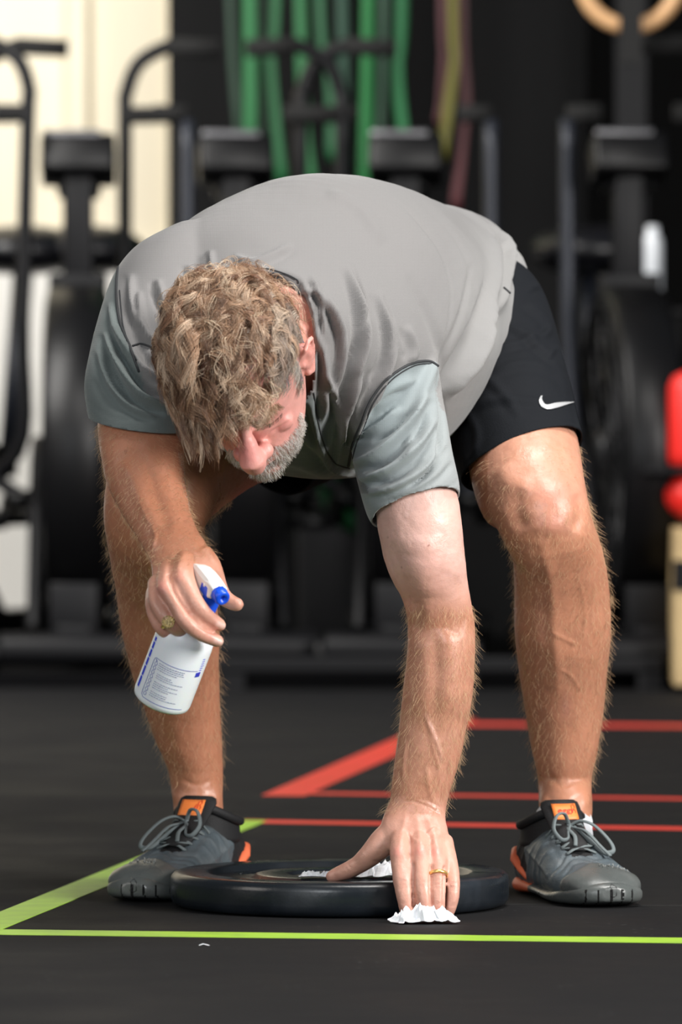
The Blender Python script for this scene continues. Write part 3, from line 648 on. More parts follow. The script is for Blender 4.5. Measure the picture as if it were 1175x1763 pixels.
def cast(bvh, px, py, off=0.0, Y0=9.3):
    o = Vector((0, 0, CAM_H)); d = (P(px, py, 10) - o).normalized()
    h = bvh.ray_cast(o, d)
    if h[0] is None: return None
    n_ = h[1] if h[1].dot(d) < 0 else -h[1]
    return h[0] + n_ * off
def drape_tube(bvh, pts, r, name, m, parent, off=None, n=6, sub=10, flat=1, label=None):
    out = []
    for q in catmull(pts, sub):
        h = cast(bvh, q[0], q[1], r * .3 if off is None else off)
        if h is not None and (not out or (h - out[-1]).length < .05): out.append(h)
    mb = MB(); mb.tube(out, r, n, flat=flat); o = mb.build(name, m, None); adopt(o, parent)
    if label: o['label'] = label
    return o
for k, (pts, r) in enumerate([(SEAM_L[:-1], .0018), (SEAM_R, .0019), ([(p[0] + 5, p[1] + 4) for p in SEAM_R[1:]], .0010), (UND_R, .0019), ([(228, 596), (243, 592), (262, 598)], .0014), ([(540, 676), (546, 715), (556, 760), (575, 795), (602, 806)], .0012),
                              ([(534, 640), (537, 676), (548, 678), (549, 640), (546, 600)], .0016), ([(868, 496), (878, 505), (886, 514)], .0019), ([(448, 462), (470, 465), (495, 473), (512, 482), (514, 488)], .0010), ([(470, 470), (492, 474), (508, 482)], .0007),
                              ([(206, 500), (212, 560), (224, 596), (236, 620)], .0009)]):
    drape_tube(s_bvh, pts, r, 'seam', M['seam'], shirt, label='dark stitched seam')
# rib collar round the neck
cl = MB(); ring = []
cpts = catmull([(425, 472), (462, 470), (495, 485), (520, 515), (536, 560), (543, 620), (538, 672), (510, 700), (450, 705), (390, 670), (360, 600), (375, 520)], 6, True)
for q in cpts:
    h = cast(s_bvh, q[0], q[1], -.001)
    if h is None or h.y > 10.45 or h.y < 10.1: h = P(q[0], q[1], 10.27)
    ring.append(h)
ys = np.array([p.y for p in ring]); ys = np.convolve(np.concatenate([ys[-6:], ys, ys[:6]]), np.ones(13) / 13, 'valid')
ring = [P(q[0], q[1], ys[i] - .004) for i, q in enumerate(cpts)]
cl.tube(ring, .0095, 10, flat=.55, closed=True); collar = cl.build('collar', M['shirt']); adopt(collar, shirt)
at = collar.data.color_attributes.new('tint', 'FLOAT_COLOR', 'POINT'); at.data.foreach_set('color', np.tile([.25, .26, .26, 1], len(collar.data.vertices)).astype(np.float32))
cs = MB(); cs.tube([P(q[0] + (q[0] - 452) * .055, q[1] + (q[1] - 585) * .055, ys[i] - .008) for i, q in enumerate(cpts)], .0016, 8, closed=True); BP(cs, 'collar_seam', M['seam'], person).parent = shirt
for o in [o for o in C.objects if o.name.startswith('collar_seam')]: o.matrix_parent_inverse = Matrix.Identity(4)

# shorts
so = MB()
sections(so, [(11.15, 765, 560, 125, 120, 0), (11.10, 765, 560, 135, 140, 0), (11.0, 755, 560, 160, 165, 0), (10.90, 735, 560, 170, 180, 0), (10.80, 700, 600, 150, 160, 0)], n=48)
limb(so, [(745, 500, 900, 490, 10.97, .8), (738, 540, 938, 510, 10.91, .98), (742, 590, 952, 545, 10.87, 1.0), (755, 660, 975, 622, 10.79, 1.0), (770, 720, 990, 690, 10.715, 1.0), (780, 780, 1001, 735, 10.665, .96), (792, 822, 1006, 758, 10.63, .93), (800, 850, 1008, 790, 10.60, .9)], n=44)
limb(so, [(560, 520, 730, 740, 10.96, .95), (500, 555, 650, 790, 10.90, .95), (440, 590, 560, 832, 10.84, .95), (395, 615, 515, 846, 10.79, .95), (355, 640, 480, 850, 10.75, .9)], n=40)
ome = remesh(so, .0040, 8, .5)
sc = Sculpt(ome); F = sc.line; V_ = (10.3, 11.4)
F([(900, 520), (930, 535), (950, 560), (930, 590)], 7, .0050, V_, .7); F([(870, 560), (905, 575), (940, 605), (975, 640)], 7, .0045, V_, .7); F([(850, 600), (890, 590), (950, 570)], 6, .0035, V_, .6); F([(905, 500), (935, 490), (945, 510)], 5, .003, V_, .5)
F([(850, 640), (900, 625), (960, 640), (985, 680)], 7, .0030, V_, .5); F([(780, 720), (840, 690), (920, 690), (985, 700)], 7, .0028, V_, .5); F([(985, 665), (995, 700), (1000, 740)], 4, .0040, V_, .5)
F([(790, 690), (820, 740), (815, 790)], 7, .0035, V_, .6); F([(800, 640), (850, 660), (900, 720)], 8, .0025, V_, .4); F([(795, 810), (850, 745), (920, 722), (1000, 730)], 1.6, -.0010, V_, taper=False)
F([(940, 620), (960, 600), (975, 625)], 5, .004, V_, .6)
sc.d += np.array([mnoise.noise(Vector(c) * 14) * .003 for c in sc.co])
sc.apply()
nS = (P(905, 790, 10.60) - P(865, 640, 10.78)); hx_ = (P(1004, 745, 10.64) - P(800, 836, 10.64)).normalized(); nS = ((nS - hx_ * nS.dot(hx_)).normalized() + Vector((0, .62, 0))).normalized()
nS2 = (P(430, 735, 10.79) - P(560, 660, 10.88)).normalized()
shorts = hollow(ome, [(P(903, 792, 10.64), nS, .13), (P(455, 730, 10.80), nS2, .14), (P(765, 556, 11.08), Vector((0, 1, 0)), .2)], .002, person, 'shorts', M['shorts'])
o_bvh = BVHTree.FromPolygons([v.co for v in ome.vertices], [tuple(p.vertices) for p in ome.polygons])
def drape_patch(bvh, top, bot, nu, nv, name, m, parent, off=.0012, label=None):
    T = catmull(top, 8); B_ = catmull(bot, 8)
    def at(A, t): i = t * (len(A) - 1); k = min(int(i), len(A) - 2); return A[k] + (A[k + 1] - A[k]) * (i - k)
    mb = MB(); vs = []
    for i in range(nu + 1):
        a, b = at(T, i / nu), at(B_, i / nu)
        for j in range(nv + 1):
            q = a + (b - a) * j / nv; h = cast(bvh, q[0], q[1], off)
            vs.append(h if h is not None else (vs[-1] if vs else P(q[0], q[1], 10.5)))
    fs = [(i * (nv + 1) + j, (i + 1) * (nv + 1) + j, (i + 1) * (nv + 1) + j + 1, i * (nv + 1) + j + 1) for i in range(nu) for j in range(nv)]
    mb.add(vs, fs); o = mb.build(name, m, None, fix=False); adopt(o, parent)
    s_ = o.modifiers.new('t', 'SOLIDIFY'); s_.thickness = .0006; s_.offset = 0
    if label: o['label'] = label
    return o
drape_patch(o_bvh, [(934, 682), (934, 690), (941, 697), (958, 694), (988, 692)], [(931, 683), (928, 692), (934, 702), (950, 705), (988, 693)], 30, 4, 'logo', M['silver'], shorts, label='silver curved tick logo')
# ------------------------------------------------------------------ socks and training shoes
M['shoe_grey'] = mat('shoe_grey_upper', (.085, .108, .122), .40, spec=.5, bump=[('voro', 700, .35, .0012), ('noise', 60, .4, .004)], mix=((.16, .175, .18), 26, .50, .75, .7), rvar=(30, .3, .6))
M['shoe_toe'] = mat('shoe_rubber_toe', (.085, .095, .092), .30, spec=.6, bump=[('noise', 50, .35, .003)], mix=((.14, .145, .14), 18, .5, .7, .6), rvar=(25, .2, .5))
M['shoe_black'] = mat('shoe_black_mesh', (.008, .008, .009), .7, bump=[('voro', 700, .4, .001)])
M['lace'] = mat('shoe_lace', (.16, .19, .195), .75, bump=[('noise', 1500, .5, .001)])
M['orange'] = mat('coral_orange', (.95, .20, .085), .5, bump=[('noise', 80, .3, .002)], mix=((.7, .14, .06), 15, .5, .7))
M['orange_label'] = mat('orange_label', (1.0, .27, .06), .45)
M['red_print'] = mat('red_print', (.75, .035, .02), .5)
M['sock'] = mat('white_sock', (.72, .74, .78), .85, bump=[('noise', 900, .4, .001)])
M['scuff'] = mat('shoe_scuffed_edge', (.30, .31, .30), .6)

def shoe(ox, oy, rot, side, label, text):
    """local frame: y toward the toe, x outward to the wearer's right, z up; heel at y=0"""
    B = Matrix.Translation((ox, oy, 0)) @ Matrix.Rotation(rot, 4, 'Z') @ Matrix.Diagonal((1.08, 1.06, .94, 1))
    W = lambda x, y, z: B @ Vector((x, y, z))
    def loft(st, n=40, flatb=.0, pw=2.3, sub=5):
        """(y, halfwidth, z0, z1, xshift, power)"""
        mb = MB(); rr = []
        for y, hw, z0, z1, xs, lean in catmull(st, sub):
            ring = []
            for j in range(n):
                t = 2 * math.pi * j / n; c, s = math.cos(t), math.sin(t)
                zc, zh = (z0 + z1) / 2, (z1 - z0) / 2
                if s < 0: u, v = hw * math.copysign(abs(c) ** .55, c), -abs(s) ** .55
                else: u, v = hw * math.copysign(abs(c) ** .9, c), s ** 1.0
                ring.append(W(xs + u, y + lean * (v + 1) / 2, zc + v * zh))
            rr.append(ring)
        mb.rings(rr); return mb
    k = side
    root_mb = loft([(.000, .020, .012, .060, 0, 0), (.004, .029, .010, .082, 0, 0), (.020, .036, .010, .094, 0, 0), (.050, .038, .010, .094, 0, 0), (.090, .038, .010, .098, 0, 0), (.120, .040, .010, .100, -.001 * k, 0), (.150, .044, .010, .088, -.002 * k, 0),
                    (.180, .048, .010, .073, -.003 * k, 0), (.210, .051, .010, .062, -.004 * k, 0), (.240, .050, .011, .055, -.006 * k, 0), (.268, .043, .013, .046, -.008 * k, 0), (.284, .030, .016, .036, -.008 * k, 0), (.291, .014, .018, .028, -.008 * k, 0)])
    me = remesh(root_mb, .0024, 5, .5)
    co = get_co(me); nn = get_n(me); inv = np.array(B.inverted()); lc = co @ inv[:3, :3].T + inv[:3, 3]
    d = np.zeros(len(co))
    x, y, z = lc[:, 0], lc[:, 1], lc[:, 2]
    top = np.clip((z - .03) / .02, 0, 1)
    for yy in (.205, .222, .190):                                # flex wrinkles over the toes
        d -= .0022 * np.exp(-((y - yy - .25 * np.abs(x) + .01 * np.sin(x * 120)) / .0035) ** 2) * top
    for xx in (-.02, .022):
        for a_ in (0, 1): d += .0016 * np.exp(-((x - xx - (.012 if a_ else 0) * np.sign(xx)) / .004) ** 2) * np.exp(-((y - .15) / .05) ** 2) * top
    for q in range(5):                                           # overlay ribs on the sides
        d += .0014 * np.exp(-((y - (.03 + q * .03) - (z - .05) * .6) / .0045) ** 2) * (np.abs(x) > .028)
    d += .0012 * np.exp(-((z - .050 + (y - .15) * .22) / .003) ** 2) * (y < .2)
    # toe bumper: a thicker rubber cap, higher in the middle
    edge = .238 + .16 * np.abs(x + .006 * k) * .3 - .010 * np.cos((x + .006 * k) * 90)
    toe = 1 / (1 + np.exp(-(y - edge) / .0015)); d += .0022 * toe
    d += np.array([mnoise.noise(Vector(c) * 45) * .0012 for c in co])
    set_co(me, co + nn * d[:, None])
    up = link('shoe', me, [M['shoe_grey'], M['shoe_toe'], M['shoe_black']], person); up['label'] = label
    fc = np.empty(len(me.polygons) * 3); me.polygons.foreach_get('center', fc); fc = fc.reshape(-1, 3) @ inv[:3, :3].T + inv[:3, 3]
    mi = np.zeros(len(fc), int); mi[fc[:, 1] > .238 + .048 * np.abs(fc[:, 0] + .006 * k) - .010 * np.cos((fc[:, 0] + .006 * k) * 90)] = 1
    mi[(fc[:, 1] < .075 - (fc[:, 2] - .05) * .5) & (fc[:, 2] > .035)] = 2; mi[(np.abs(fc[:, 0]) < .014) & (fc[:, 1] > .09) & (fc[:, 1] < .195) & (fc[:, 2] > .05)] = 2
    me.polygons.foreach_set('material_index', mi)
    bv = BVHTree.FromPolygons([v.co for v in me.vertices], [tuple(p.vertices) for p in me.polygons])
    def onto(x, y, off=.0):
        h = bv.ray_cast(W(x, y, .3), Vector((0, 0, -1)))
        return (h[0] + Vector((0, 0, off))) if h[0] is not None else W(x, y, .05 + off)
    def ontoside(a, y, z, off=0):
        o = W(a * .2, y, z); h = bv.ray_cast(o, (W(0, y, z) - o).normalized())
        return h[0] + (o - W(0, y, z)).normalized() * off if h[0] is not None else W(a * .04, y, z)
    def part(mb, name, m, parent=up, **kw):
        o = mb.build(name, m, None, **kw); o.parent = parent; return o
    # sole: wavy profile with lug slits at the toe
    s1 = loft([(-.004, .020, .001, .024, 0, 0), (.004, .034, .000, .028, 0, 0), (.03, .040, .000, .026, 0, 0), (.08, .039, .003, .022, 0, 0), (.12, .041, .003, .021, 0, 0), (.16, .047, .001, .022, -.002 * k, 0), (.20, .053, .000, .024, -.004 * k, 0), (.235, .054, .000, .030, -.006 * k, 0),
               (.268, .047, .002, .036, -.008 * k, 0), (.288, .034, .006, .036, -.008 * k, 0), (.298, .016, .010, .030, -.008 * k, 0)])
    sme_ = remesh(s1, .0024, 3, .5); so_ = link('sole', sme_, [M['shoe_toe'], M['orange'], M['crack']], None); so_.parent = up; so_['label'] = 'grey rubber sole with coral heel'
    fc = np.empty(len(sme_.polygons) * 3); sme_.polygons.foreach_get('center', fc); fc = fc.reshape(-1, 3) @ inv[:3, :3].T + inv[:3, 3]
    mi = np.where(fc[:, 1] < .085, 1, 0)
    for xq in (-.034, -.020, -.006, .010, .024): mi[(np.abs(fc[:, 0] - xq) < .0011) & (fc[:, 1] > .25) & (fc[:, 2] < .026)] = 2
    sme_.polygons.foreach_set('material_index', mi)
    # coral heel clip climbing the back
    hc = MB(); hc.tube([ontoside(a, y, z, -.001) for a, y, z in ((1, .075, .026), (1, .055, .036), (1, .030, .050), (1, .012, .058))] + [W(0, -.004, .062)] + [ontoside(a, y, z, -.001) for a, y, z in ((-1, .012, .058), (-1, .030, .050), (-1, .055, .036), (-1, .075, .026))], [.003, .006, .008, .008, .008, .008, .008, .006, .003], 10)
    part(hc, 'heel_clip', M['orange'])
    # scuffed torn edge at the toe
    sf = MB()
    rg = random.Random(5)
    for q in range(26):
        xx = -.02 * k - rg.uniform(-.016, .022) * 1.0; p = onto(xx, .247 + rg.uniform(-.006, .006), 0)
        sf.tube([p, p + Vector((rg.uniform(-.002, .002), rg.uniform(-.003, .001), rg.uniform(.001, .004)))], [.0007, .0003], 5)
    part(sf, 'scuff', M['scuff'])
    # toe emblem: an angular glyph pressed in the rubber
    em = MB(); ep = [(-.004, .018), (-.004, .030), (.001, .034), (.004, .030), (.001, .025), (.004, .018), (-.001, .016)]
    em.tube([ontoside_front(bv, sme_, B, e[0] - .008 * k, e[1]) for e in ep], .0007, 5, closed=True); part(em, 'toe_emblem', M['shoe_black'])
    # collar
    co_ = MB(); cpts = []
    for q in range(28):
        t = 2 * math.pi * q / 28; cpts.append(W(.037 * math.cos(t), .058 + .052 * math.sin(t), .108 + .012 * math.sin(t) - .006 * math.cos(2 * t)))
    co_.tube(cpts, .0065, 10, closed=True); part(co_, 'collar', M['shoe_black'])
    qp = MB(); rr = []
    for t_ in np.linspace(0, 1, 6):
        rr.append([W((.036 + .002 * (1 - t_)) * math.cos(a), .058 + .053 * math.sin(a), .070 + t_ * (.040 + .012 * math.sin(a) - .006 * math.cos(2 * a))) for a in np.linspace(0, 2 * math.pi, 29)[:-1]])
    qp.rings(rr, cap=False); o = part(qp, 'collar_lining', M['shoe_black']); o.modifiers.new('t', 'SOLIDIFY').thickness = .003
    # tongue
    tg = MB(); rr = []
    for y_, z_, hw in ((.185, .072, .018), (.160, .088, .021), (.135, .104, .023), (.118, .120, .025), (.108, .128, .026), (.104, .135, .024), (.103, .138, .019)):
        ring = []
        for j in range(20):
            t = 2 * math.pi * j / 20; ring.append(W(hw * math.copysign(abs(math.cos(t)) ** .8, math.cos(t)), y_ + .004 * math.sin(t) - abs(math.cos(t)) ** 2 * .010, z_ + .002 * math.sin(t)))
        rr.append(ring)
    tg.rings(rr); tongue = part(tg, 'tongue', M['shoe_black']); tongue['label'] = 'black padded tongue with orange tab'
    lb = MB(); rr = []
    def tsurf(x, s): y_ = .122 + (.1035 - .122) * s; z_ = .113 + (.134 - .113) * s; return W(x, y_ + .0088 - (x / .025) ** 2 * .008, z_)
    for s_ in np.linspace(0, 1, 5): rr.append([tsurf(x_, s_) for x_ in np.linspace(-.0155, .0155, 9)])
    vs = [p for r in rr for p in r]; lb.add(vs, [(i * 9 + j, i * 9 + j + 1, (i + 1) * 9 + j + 1, (i + 1) * 9 + j) for i in range(4) for j in range(8)])
    tab = part(lb, 'tongue_tab', M['orange_label'], fix=False); tab.modifiers.new('t', 'SOLIDIFY').thickness = .0012; tab.modifiers['t'].offset = 0
    # lettering
    cu = bpy.data.curves.new('letters', 'FONT'); cu.body = text; cu.size = .0125; cu.extrude = .0003; cu.align_x = 'CENTER'; cu.shear = .25
    tmp = bpy.data.objects.new('letters', cu); C.objects.link(tmp); dg = bpy.context.evaluated_depsgraph_get(); tm = bpy.data.meshes.new_from_object(tmp.evaluated_get(dg)); bpy.data.objects.remove(tmp)
    for v in tm.vertices:
        xx, yy, zz = v.co; p = tsurf(-(xx + .000), .42 + yy / .028); v.co = p + (W(0, 1, .8) - W(0, 0, 0)).normalized() * (.0012 + zz)
    to = bpy.data.objects.new('lettering', tm); C.objects.link(to); tm.materials.append(M['red_print']); to.parent = up
    gl = MB()
    for pts in ([(.009, .40), (.009, .85), (.012, .95), (.0135, .75), (.011, .62), (.0135, .5), (.0125, .38)],): gl.tube([tsurf(-a, b) + (W(0, 1, .8) - W(0, 0, 0)).normalized() * .0012 for a, b in pts], .00045, 5)
    part(gl, 'tab_glyph', M['red_print'])
    # laces: criss-cross rows then a bow
    rows = [(.190, .019), (.174, .021), (.158, .023), (.142, .025), (.127, .027)]
    lc_ = MB()
    for i, (yy, hw) in enumerate(rows):
        for s in (-1, 1):
            n_ = rows[min(i + 1, len(rows) - 1)]
            pts = [(s * hw, yy), (s * hw * .5, yy + (n_[0] - yy) * .3), (-s * hw * .4, yy + (n_[0] - yy) * .7), (-s * n_[1], n_[0])]
            lc_.tube([onto(a, b, .0012 + .0028 * math.sin(math.pi * q / 3) + (.0015 if s > 0 else 0)) for q, (a, b) in enumerate(pts)], .0032, 8, flat=.45)
    kx = W(0, .137, .104)
    for s in (-1, 1): lc_.tube([onto(s * .027, .127, .001), W(s * .016, .133, .106), kx], .0032, 8, flat=.5)
    part(lc_, 'laces', M['lace'])
    bow = MB(); bow.ball(kx, .0048, 8)
    def loop(pts, r=.0033): D = catmull([(kx.x, kx.y, kx.z)] + [tuple(W(*p)) for p in pts], 6); bow.tube([Vector(q) for q in D], r, 8, flat=.6)
    s = -k
    loop([(s * .012, .145, .112), (s * .026, .158, .106), (s * .040, .176, .086), (s * .042, .188, .072), (s * .030, .186, .070), (s * .018, .168, .084), (s * .004, .142, .103)])
    loop([(-s * .008, .144, .122), (-s * .020, .150, .120), (-s * .027, .160, .102), (-s * .020, .168, .088), (-s * .010, .164, .088), (-s * .006, .152, .096), (0, .140, .104)])
    loop([(s * .006, .146, .102), (s * .014, .165, .098), (s * .026, .188, .078), (s * .034, .202, .066)], .0028); loop([(-s * .004, .148, .100), (-s * .002, .168, .092), (-s * .006, .184, .080)], .0028)
    part(bow, 'lace_bow', M['lace'])
    return up
def ontoside_front(bv, me_, B, x, z):
    b2 = BVHTree.FromPolygons([v.co for v in me_.vertices], [tuple(p.vertices) for p in me_.polygons])
    o = B @ Vector((x, .5, z)); h = b2.ray_cast(o, (B @ Vector((x, 0, z)) - o).normalized())
    return h[0] if h[0] is not None else B @ Vector((x, .29, z))
def yaw_to(h, t): d = Vector(t) - Vector(h); return math.atan2(-d.x, d.y)
def fl3(px, py): y = floorY(py); return P(px, py, y)
tR, tL = fl3(1046, 1566), fl3(240, 1557)
hR = tR + Vector((-math.sin(math.radians(15.5)), math.cos(math.radians(15.5)), 0)); hL = tL + Vector((math.sin(math.radians(20.5)), math.cos(math.radians(20.5)), 0))
def place_shoe(h, t, side, label, text):
    d = (t - h).normalized(); h2 = t - d * .298 * 1.06
    return shoe(h2.x, h2.y, yaw_to(h, t), side, label, text)
place_shoe(hR, tR, 1, 'dark grey training shoe on the foot at the right of the photo', 'eggy')
place_shoe(hL, tL, -1, 'dark grey training shoe on the foot behind the weight plate', '   j')
# ankle socks
for st in ([(298, 1422, 389, 1402, 10.775, 1.12), (297, 1430, 390, 1418, 10.77, 1.12), (298, 1440, 392, 1440, 10.765, 1.1)], [(922, 1402, 1020, 1428, 10.69, 1.12), (921, 1420, 1020, 1434, 10.68, 1.12), (923, 1440, 1022, 1440, 10.67, 1.1)]):
    k = MB(); limb(k, st, n=36, caps=False); k_o = k.build('sock', M['sock'], None, fix=True); adopt(k_o, person); k_o['label'] = 'white ankle sock'
# ------------------------------------------------------------------ hair, beard, brows, body hair
M['hair'] = mat('greying_blond_hair', (.4, .3, .2), .30, spec=.7, attr='tint')
M['body_hair'] = mat('fine_golden_hair', (.62, .42, .24), .4, spec=.6)
head_bvh = body_bvh
def strands(name, items, mt, parent, sides=3, kind=None, label=None):
    """items: (points list, root radius, tip radius, colour) -> one mesh of fine tubes"""
    V, Fc, Cc = [], [], []
    for pts, r0, r1, c in items:
        m = len(pts); n0 = len(V); nrm = Vector((.3, .5, .8))
        for i, p in enumerate(pts):
            t = (pts[min(i + 1, m - 1)] - pts[max(i - 1, 0)])
            if t.length < 1e-9: t = Vector((0, 0, 1))
            t.normalize(); nrm = (nrm - t * nrm.dot(t)); nrm = nrm.normalized() if nrm.length > 1e-6 else t.orthogonal().normalized(); b = t.cross(nrm); r = r0 + (r1 - r0) * (i / (m - 1)) ** 1.5
            for j in range(sides):
                a = 2 * math.pi * j / sides; V.append(p + nrm * (r * math.cos(a)) + b * (r * math.sin(a))); Cc.append(c)
        for i in range(m - 1):
            for j in range(sides):
                a = n0 + i * sides + j; b_ = n0 + i * sides + (j + 1) % sides; Fc.append((a, b_, b_ + sides, a + sides))
    me = bpy.data.meshes.new(name); me.from_pydata([tuple(v) for v in V], [], Fc); me.update()
    at = me.color_attributes.new('tint', 'FLOAT_COLOR', 'POINT'); at.data.foreach_set('color', np.array([(*c, 1) for c in Cc], dtype=np.float32).ravel())
    o = link(name, me, mt, parent)
    if kind: o['kind'] = kind
    if label: o['label'] = label
    return o
rg = random.Random(11)
def headray(d):
    """surface point of the head in the direction d (head frame)"""
    D = (hx * d[0] + hy * d[1] + hz * d[2]).normalized(); o = H(0, -.005, .01) + D * .25
    h = head_bvh.ray_cast(o, -D); return (h[0], h[1]) if h[0] is not None else (None, None)
def L2(p): q = p - HC; return Vector((q.dot(hx), q.dot(hy), q.dot(hz))) / HS
def hairline(l):
    """1 inside the hair-bearing scalp"""
    x, y, z = l
    if y > 0:
        lim = .060 + .012 * math.cos(x * 30) if abs(x) < .045 else .050 - (abs(x) - .045) * .5
        if y > .05 and z < lim: return False
        if y > .022 and z < .030: return False
        if z < -.012 and y > .012: return False
    if z < (-.050 if y > -.03 else -.080): return False
    if abs(x) > .066 and -.028 < y < .012 and z < .034: return False      # round the ear
    return True
# flow field: crown whorl at the back, hair sweeping forward and to the sides in curls
crown = Vector((.005, -.035, .12))
items = []
def curl_clump(root, nrm, flow, length, nst, curlr, turns, base_col, spread, lift, grav=.25):
    side = nrm.cross(flow).normalized(); ph = rg.uniform(0, 6.28); hand = rg.choice((-1, 1)); N_ = 17
    for q in range(nst):
        os_, of, on = rg.gauss(0, spread), rg.gauss(0, spread), rg.uniform(-.5, 1) * spread
        k = rg.uniform(.72, 1.22); c = tuple(max(.02, v * k) for v in base_col); p2 = ph + rg.gauss(0, .22); cr_ = curlr * rg.uniform(.8, 1.2); ln = length * rg.uniform(.75, 1.12); pts = []
        for i in range(N_):
            s = i / (N_ - 1); a = p2 + hand * turns * 2 * math.pi * s; rr = cr_ * min(1, .3 + s * 1.6)
            h = lift * (1 - (1 - min(1, s * 1.5)) ** 2) - lift * .5 * max(0, s - .5)
            pts.append(root + flow * (ln * s * .85 + of * (1 - s * .4)) + side * ((math.cos(a) - math.cos(p2)) * rr + os_ * (1 - s * .35)) + nrm * (h + math.sin(a) * rr * .45 + on * min(1, 3 * s)) + Vector((0, 0, -grav * ln * s * s)))
        items.append((pts, .00030, .00012, c))
def haircol(l):
    g = rg.random()
    if g < .38: c = (.54, .34, .215)
    elif g < .60: c = (.30, .160, .095)
    elif g < .84: c = (.76, .57, .41)
    else: c = (.15, .08, .045)
    if l.x > .060 or l.z < .0: t = rg.uniform(.1, .7); c = tuple(a * (1 - t) + b * t for a, b in zip(c, (.50, .46, .41)))
    return c
n_cl = 0
while n_cl < 900:
    u = rg.uniform(-.65, 1); th = rg.uniform(0, 2 * math.pi); q = math.sqrt(1 - u * u); d = (q * math.cos(th), q * math.sin(th), u)
    p, nn = headray(d)
    if p is None: continue
    l = L2(p)
    if not hairline(l): continue
    # thin patch on his left of the crown
    thin = math.exp(-(((l.x - .040) / .022) ** 2 + ((l.y - .035) / .030) ** 2))
    if rg.random() < thin * .75: continue
    if nn.dot(p - HC) < 0: nn = -nn
    fl = (l - crown); fl.z *= .6; fl += Vector((-.035, .045, 0)) + Vector((mnoise.noise(l * 22), mnoise.noise(l * 22 + Vector((5, 1, 2))), mnoise.noise(l * 22 + Vector((1, 7, 3))))) * .10
    fw = hx * fl.x + hy * fl.y + hz * fl.z; fw -= nn * fw.dot(nn)
    if fw.length < 1e-4: continue
    fw.normalize()
    short = l.x > .060 and l.z < .065 or l.z < -.005
    big = 1.0 if l.x < .03 else .8
    if short: curl_clump(p - nn * .001, nn, fw, rg.uniform(.014, .022), 9, .0015, .4, haircol(l), .0028, .003)
    else: curl_clump(p - nn * .001, nn, fw, rg.uniform(.040, .062) * big, 22, rg.uniform(.0060, .0100), rg.uniform(.75, 1.45), haircol(l), .0023, rg.uniform(.011, .020) * big + (.009 if l.x < -.02 else 0) - (.004 if l.y < -.05 else 0))
    n_cl += 1
# tousled top over the whorl
for q in range(150):
    lx, ly = rg.gauss(-.005, .026), rg.gauss(-.035, .026); p, nn = headray((lx, ly, .11))
    if p is None: continue
    if nn.dot(p - HC) < 0: nn = -nn
    fw = hy * rg.uniform(.3, 1) + hx * rg.uniform(-1, .6); fw = (fw - nn * fw.dot(nn)).normalized()
    curl_clump(p, nn, fw, rg.uniform(.035, .055), 18, rg.uniform(.006, .009), rg.uniform(.8, 1.4), haircol(L2(p)), .0024, rg.uniform(.010, .017))
# overhanging curls at the forehead
for q in range(95):
    a = rg.uniform(-.075, .030); p, nn = headray((a, .075, .060 + rg.uniform(-.006, .02) - (.012 if a < -.02 else 0)))
    if p is None: continue
    if nn.dot(p - HC) < 0: nn = -nn
    fw = (hy * .75 - hz * .35 + hx * rg.uniform(-.5, .45)); fw = (fw - nn * fw.dot(nn) * .5).normalized(); m_ = 1.15 if a < -.01 else .75
    curl_clump(p, nn, fw, rg.uniform(.038, .058) * m_, 15, rg.uniform(.006, .010), rg.uniform(.6, 1.1), haircol(L2(p)), .0024, rg.uniform(.008, .018), .35)
# short nape hair running down to the collar
for q in range(700):
    d = (rg.uniform(.05, .9), -1, rg.uniform(-.75, .25)); p, nn = headray(d)
    if p is None or L2(p).x > .074 and L2(p).y > -.035: continue
    if nn.dot(p - HC) < 0: nn = -nn
    fw = -hz - hy * .2 + hx * rg.uniform(-.4, .4); fw = (fw - nn * fw.dot(nn)).normalized()
    curl_clump(p, nn, fw, rg.uniform(.010, .018), 5, .0016, .3, rg.choice(((.42, .34, .26), (.26, .19, .13), (.18, .11, .07))), .0026, .003, .0)
# loose single curls standing off the mass
for q in range(620):
    u = rg.uniform(-.2, 1); th = rg.uniform(0, 2 * math.pi); qq = math.sqrt(1 - u * u); p, nn = headray((qq * math.cos(th), qq * math.sin(th), u))
    if p is None or not hairline(L2(p)) or L2(p).x > .052: continue
    if nn.dot(p - HC) < 0: nn = -nn
    fw = hy + hx * rg.uniform(-1.2, .8) + hz * rg.uniform(-.4, .4); fw = (fw - nn * fw.dot(nn)).normalized()
    curl_clump(p, nn, fw, rg.uniform(.035, .060), 3, rg.uniform(.006, .011), rg.uniform(.9, 1.7), rg.choice(((.70, .50, .34), (.48, .30, .18), (.82, .66, .48), (.30, .17, .10))), .0016, rg.uniform(.017, .027))
# undercoat close to the scalp
for q in range(5200):
    u = rg.uniform(-.5, 1); th = rg.uniform(0, 2 * math.pi); qq = math.sqrt(1 - u * u); p, nn = headray((qq * math.cos(th), qq * math.sin(th), u))
    if p is None: continue
    l = L2(p)
    if not hairline(l): continue
    if nn.dot(p - HC) < 0: nn = -nn
    fl = (l - crown) + Vector((-.03, .04, 0)) + Vector((mnoise.noise(l * 40), mnoise.noise(l * 40 + Vector((5, 1, 2))), 0)) * .08; fw = hx * fl.x + hy * fl.y + hz * fl.z; fw -= nn * fw.dot(nn)
    if fw.length < 1e-4: continue
    fw.normalize(); L0 = rg.uniform(.012, .022); sd = nn.cross(fw)
    c = tuple(v * rg.uniform(.4, .7) for v in ((.42, .30, .19) if l.x < .06 else (.6, .55, .5)))
    items.append(([p + fw * L0 * s + nn * (.006 * math.sin(2.6 * s)) + sd * .002 * math.sin(5 * s + q) for s in (0, .25, .5, .75, 1)], .00030, .00015, c))
strands('hair', items, M['hair'], person, label='curly greying blond hair')
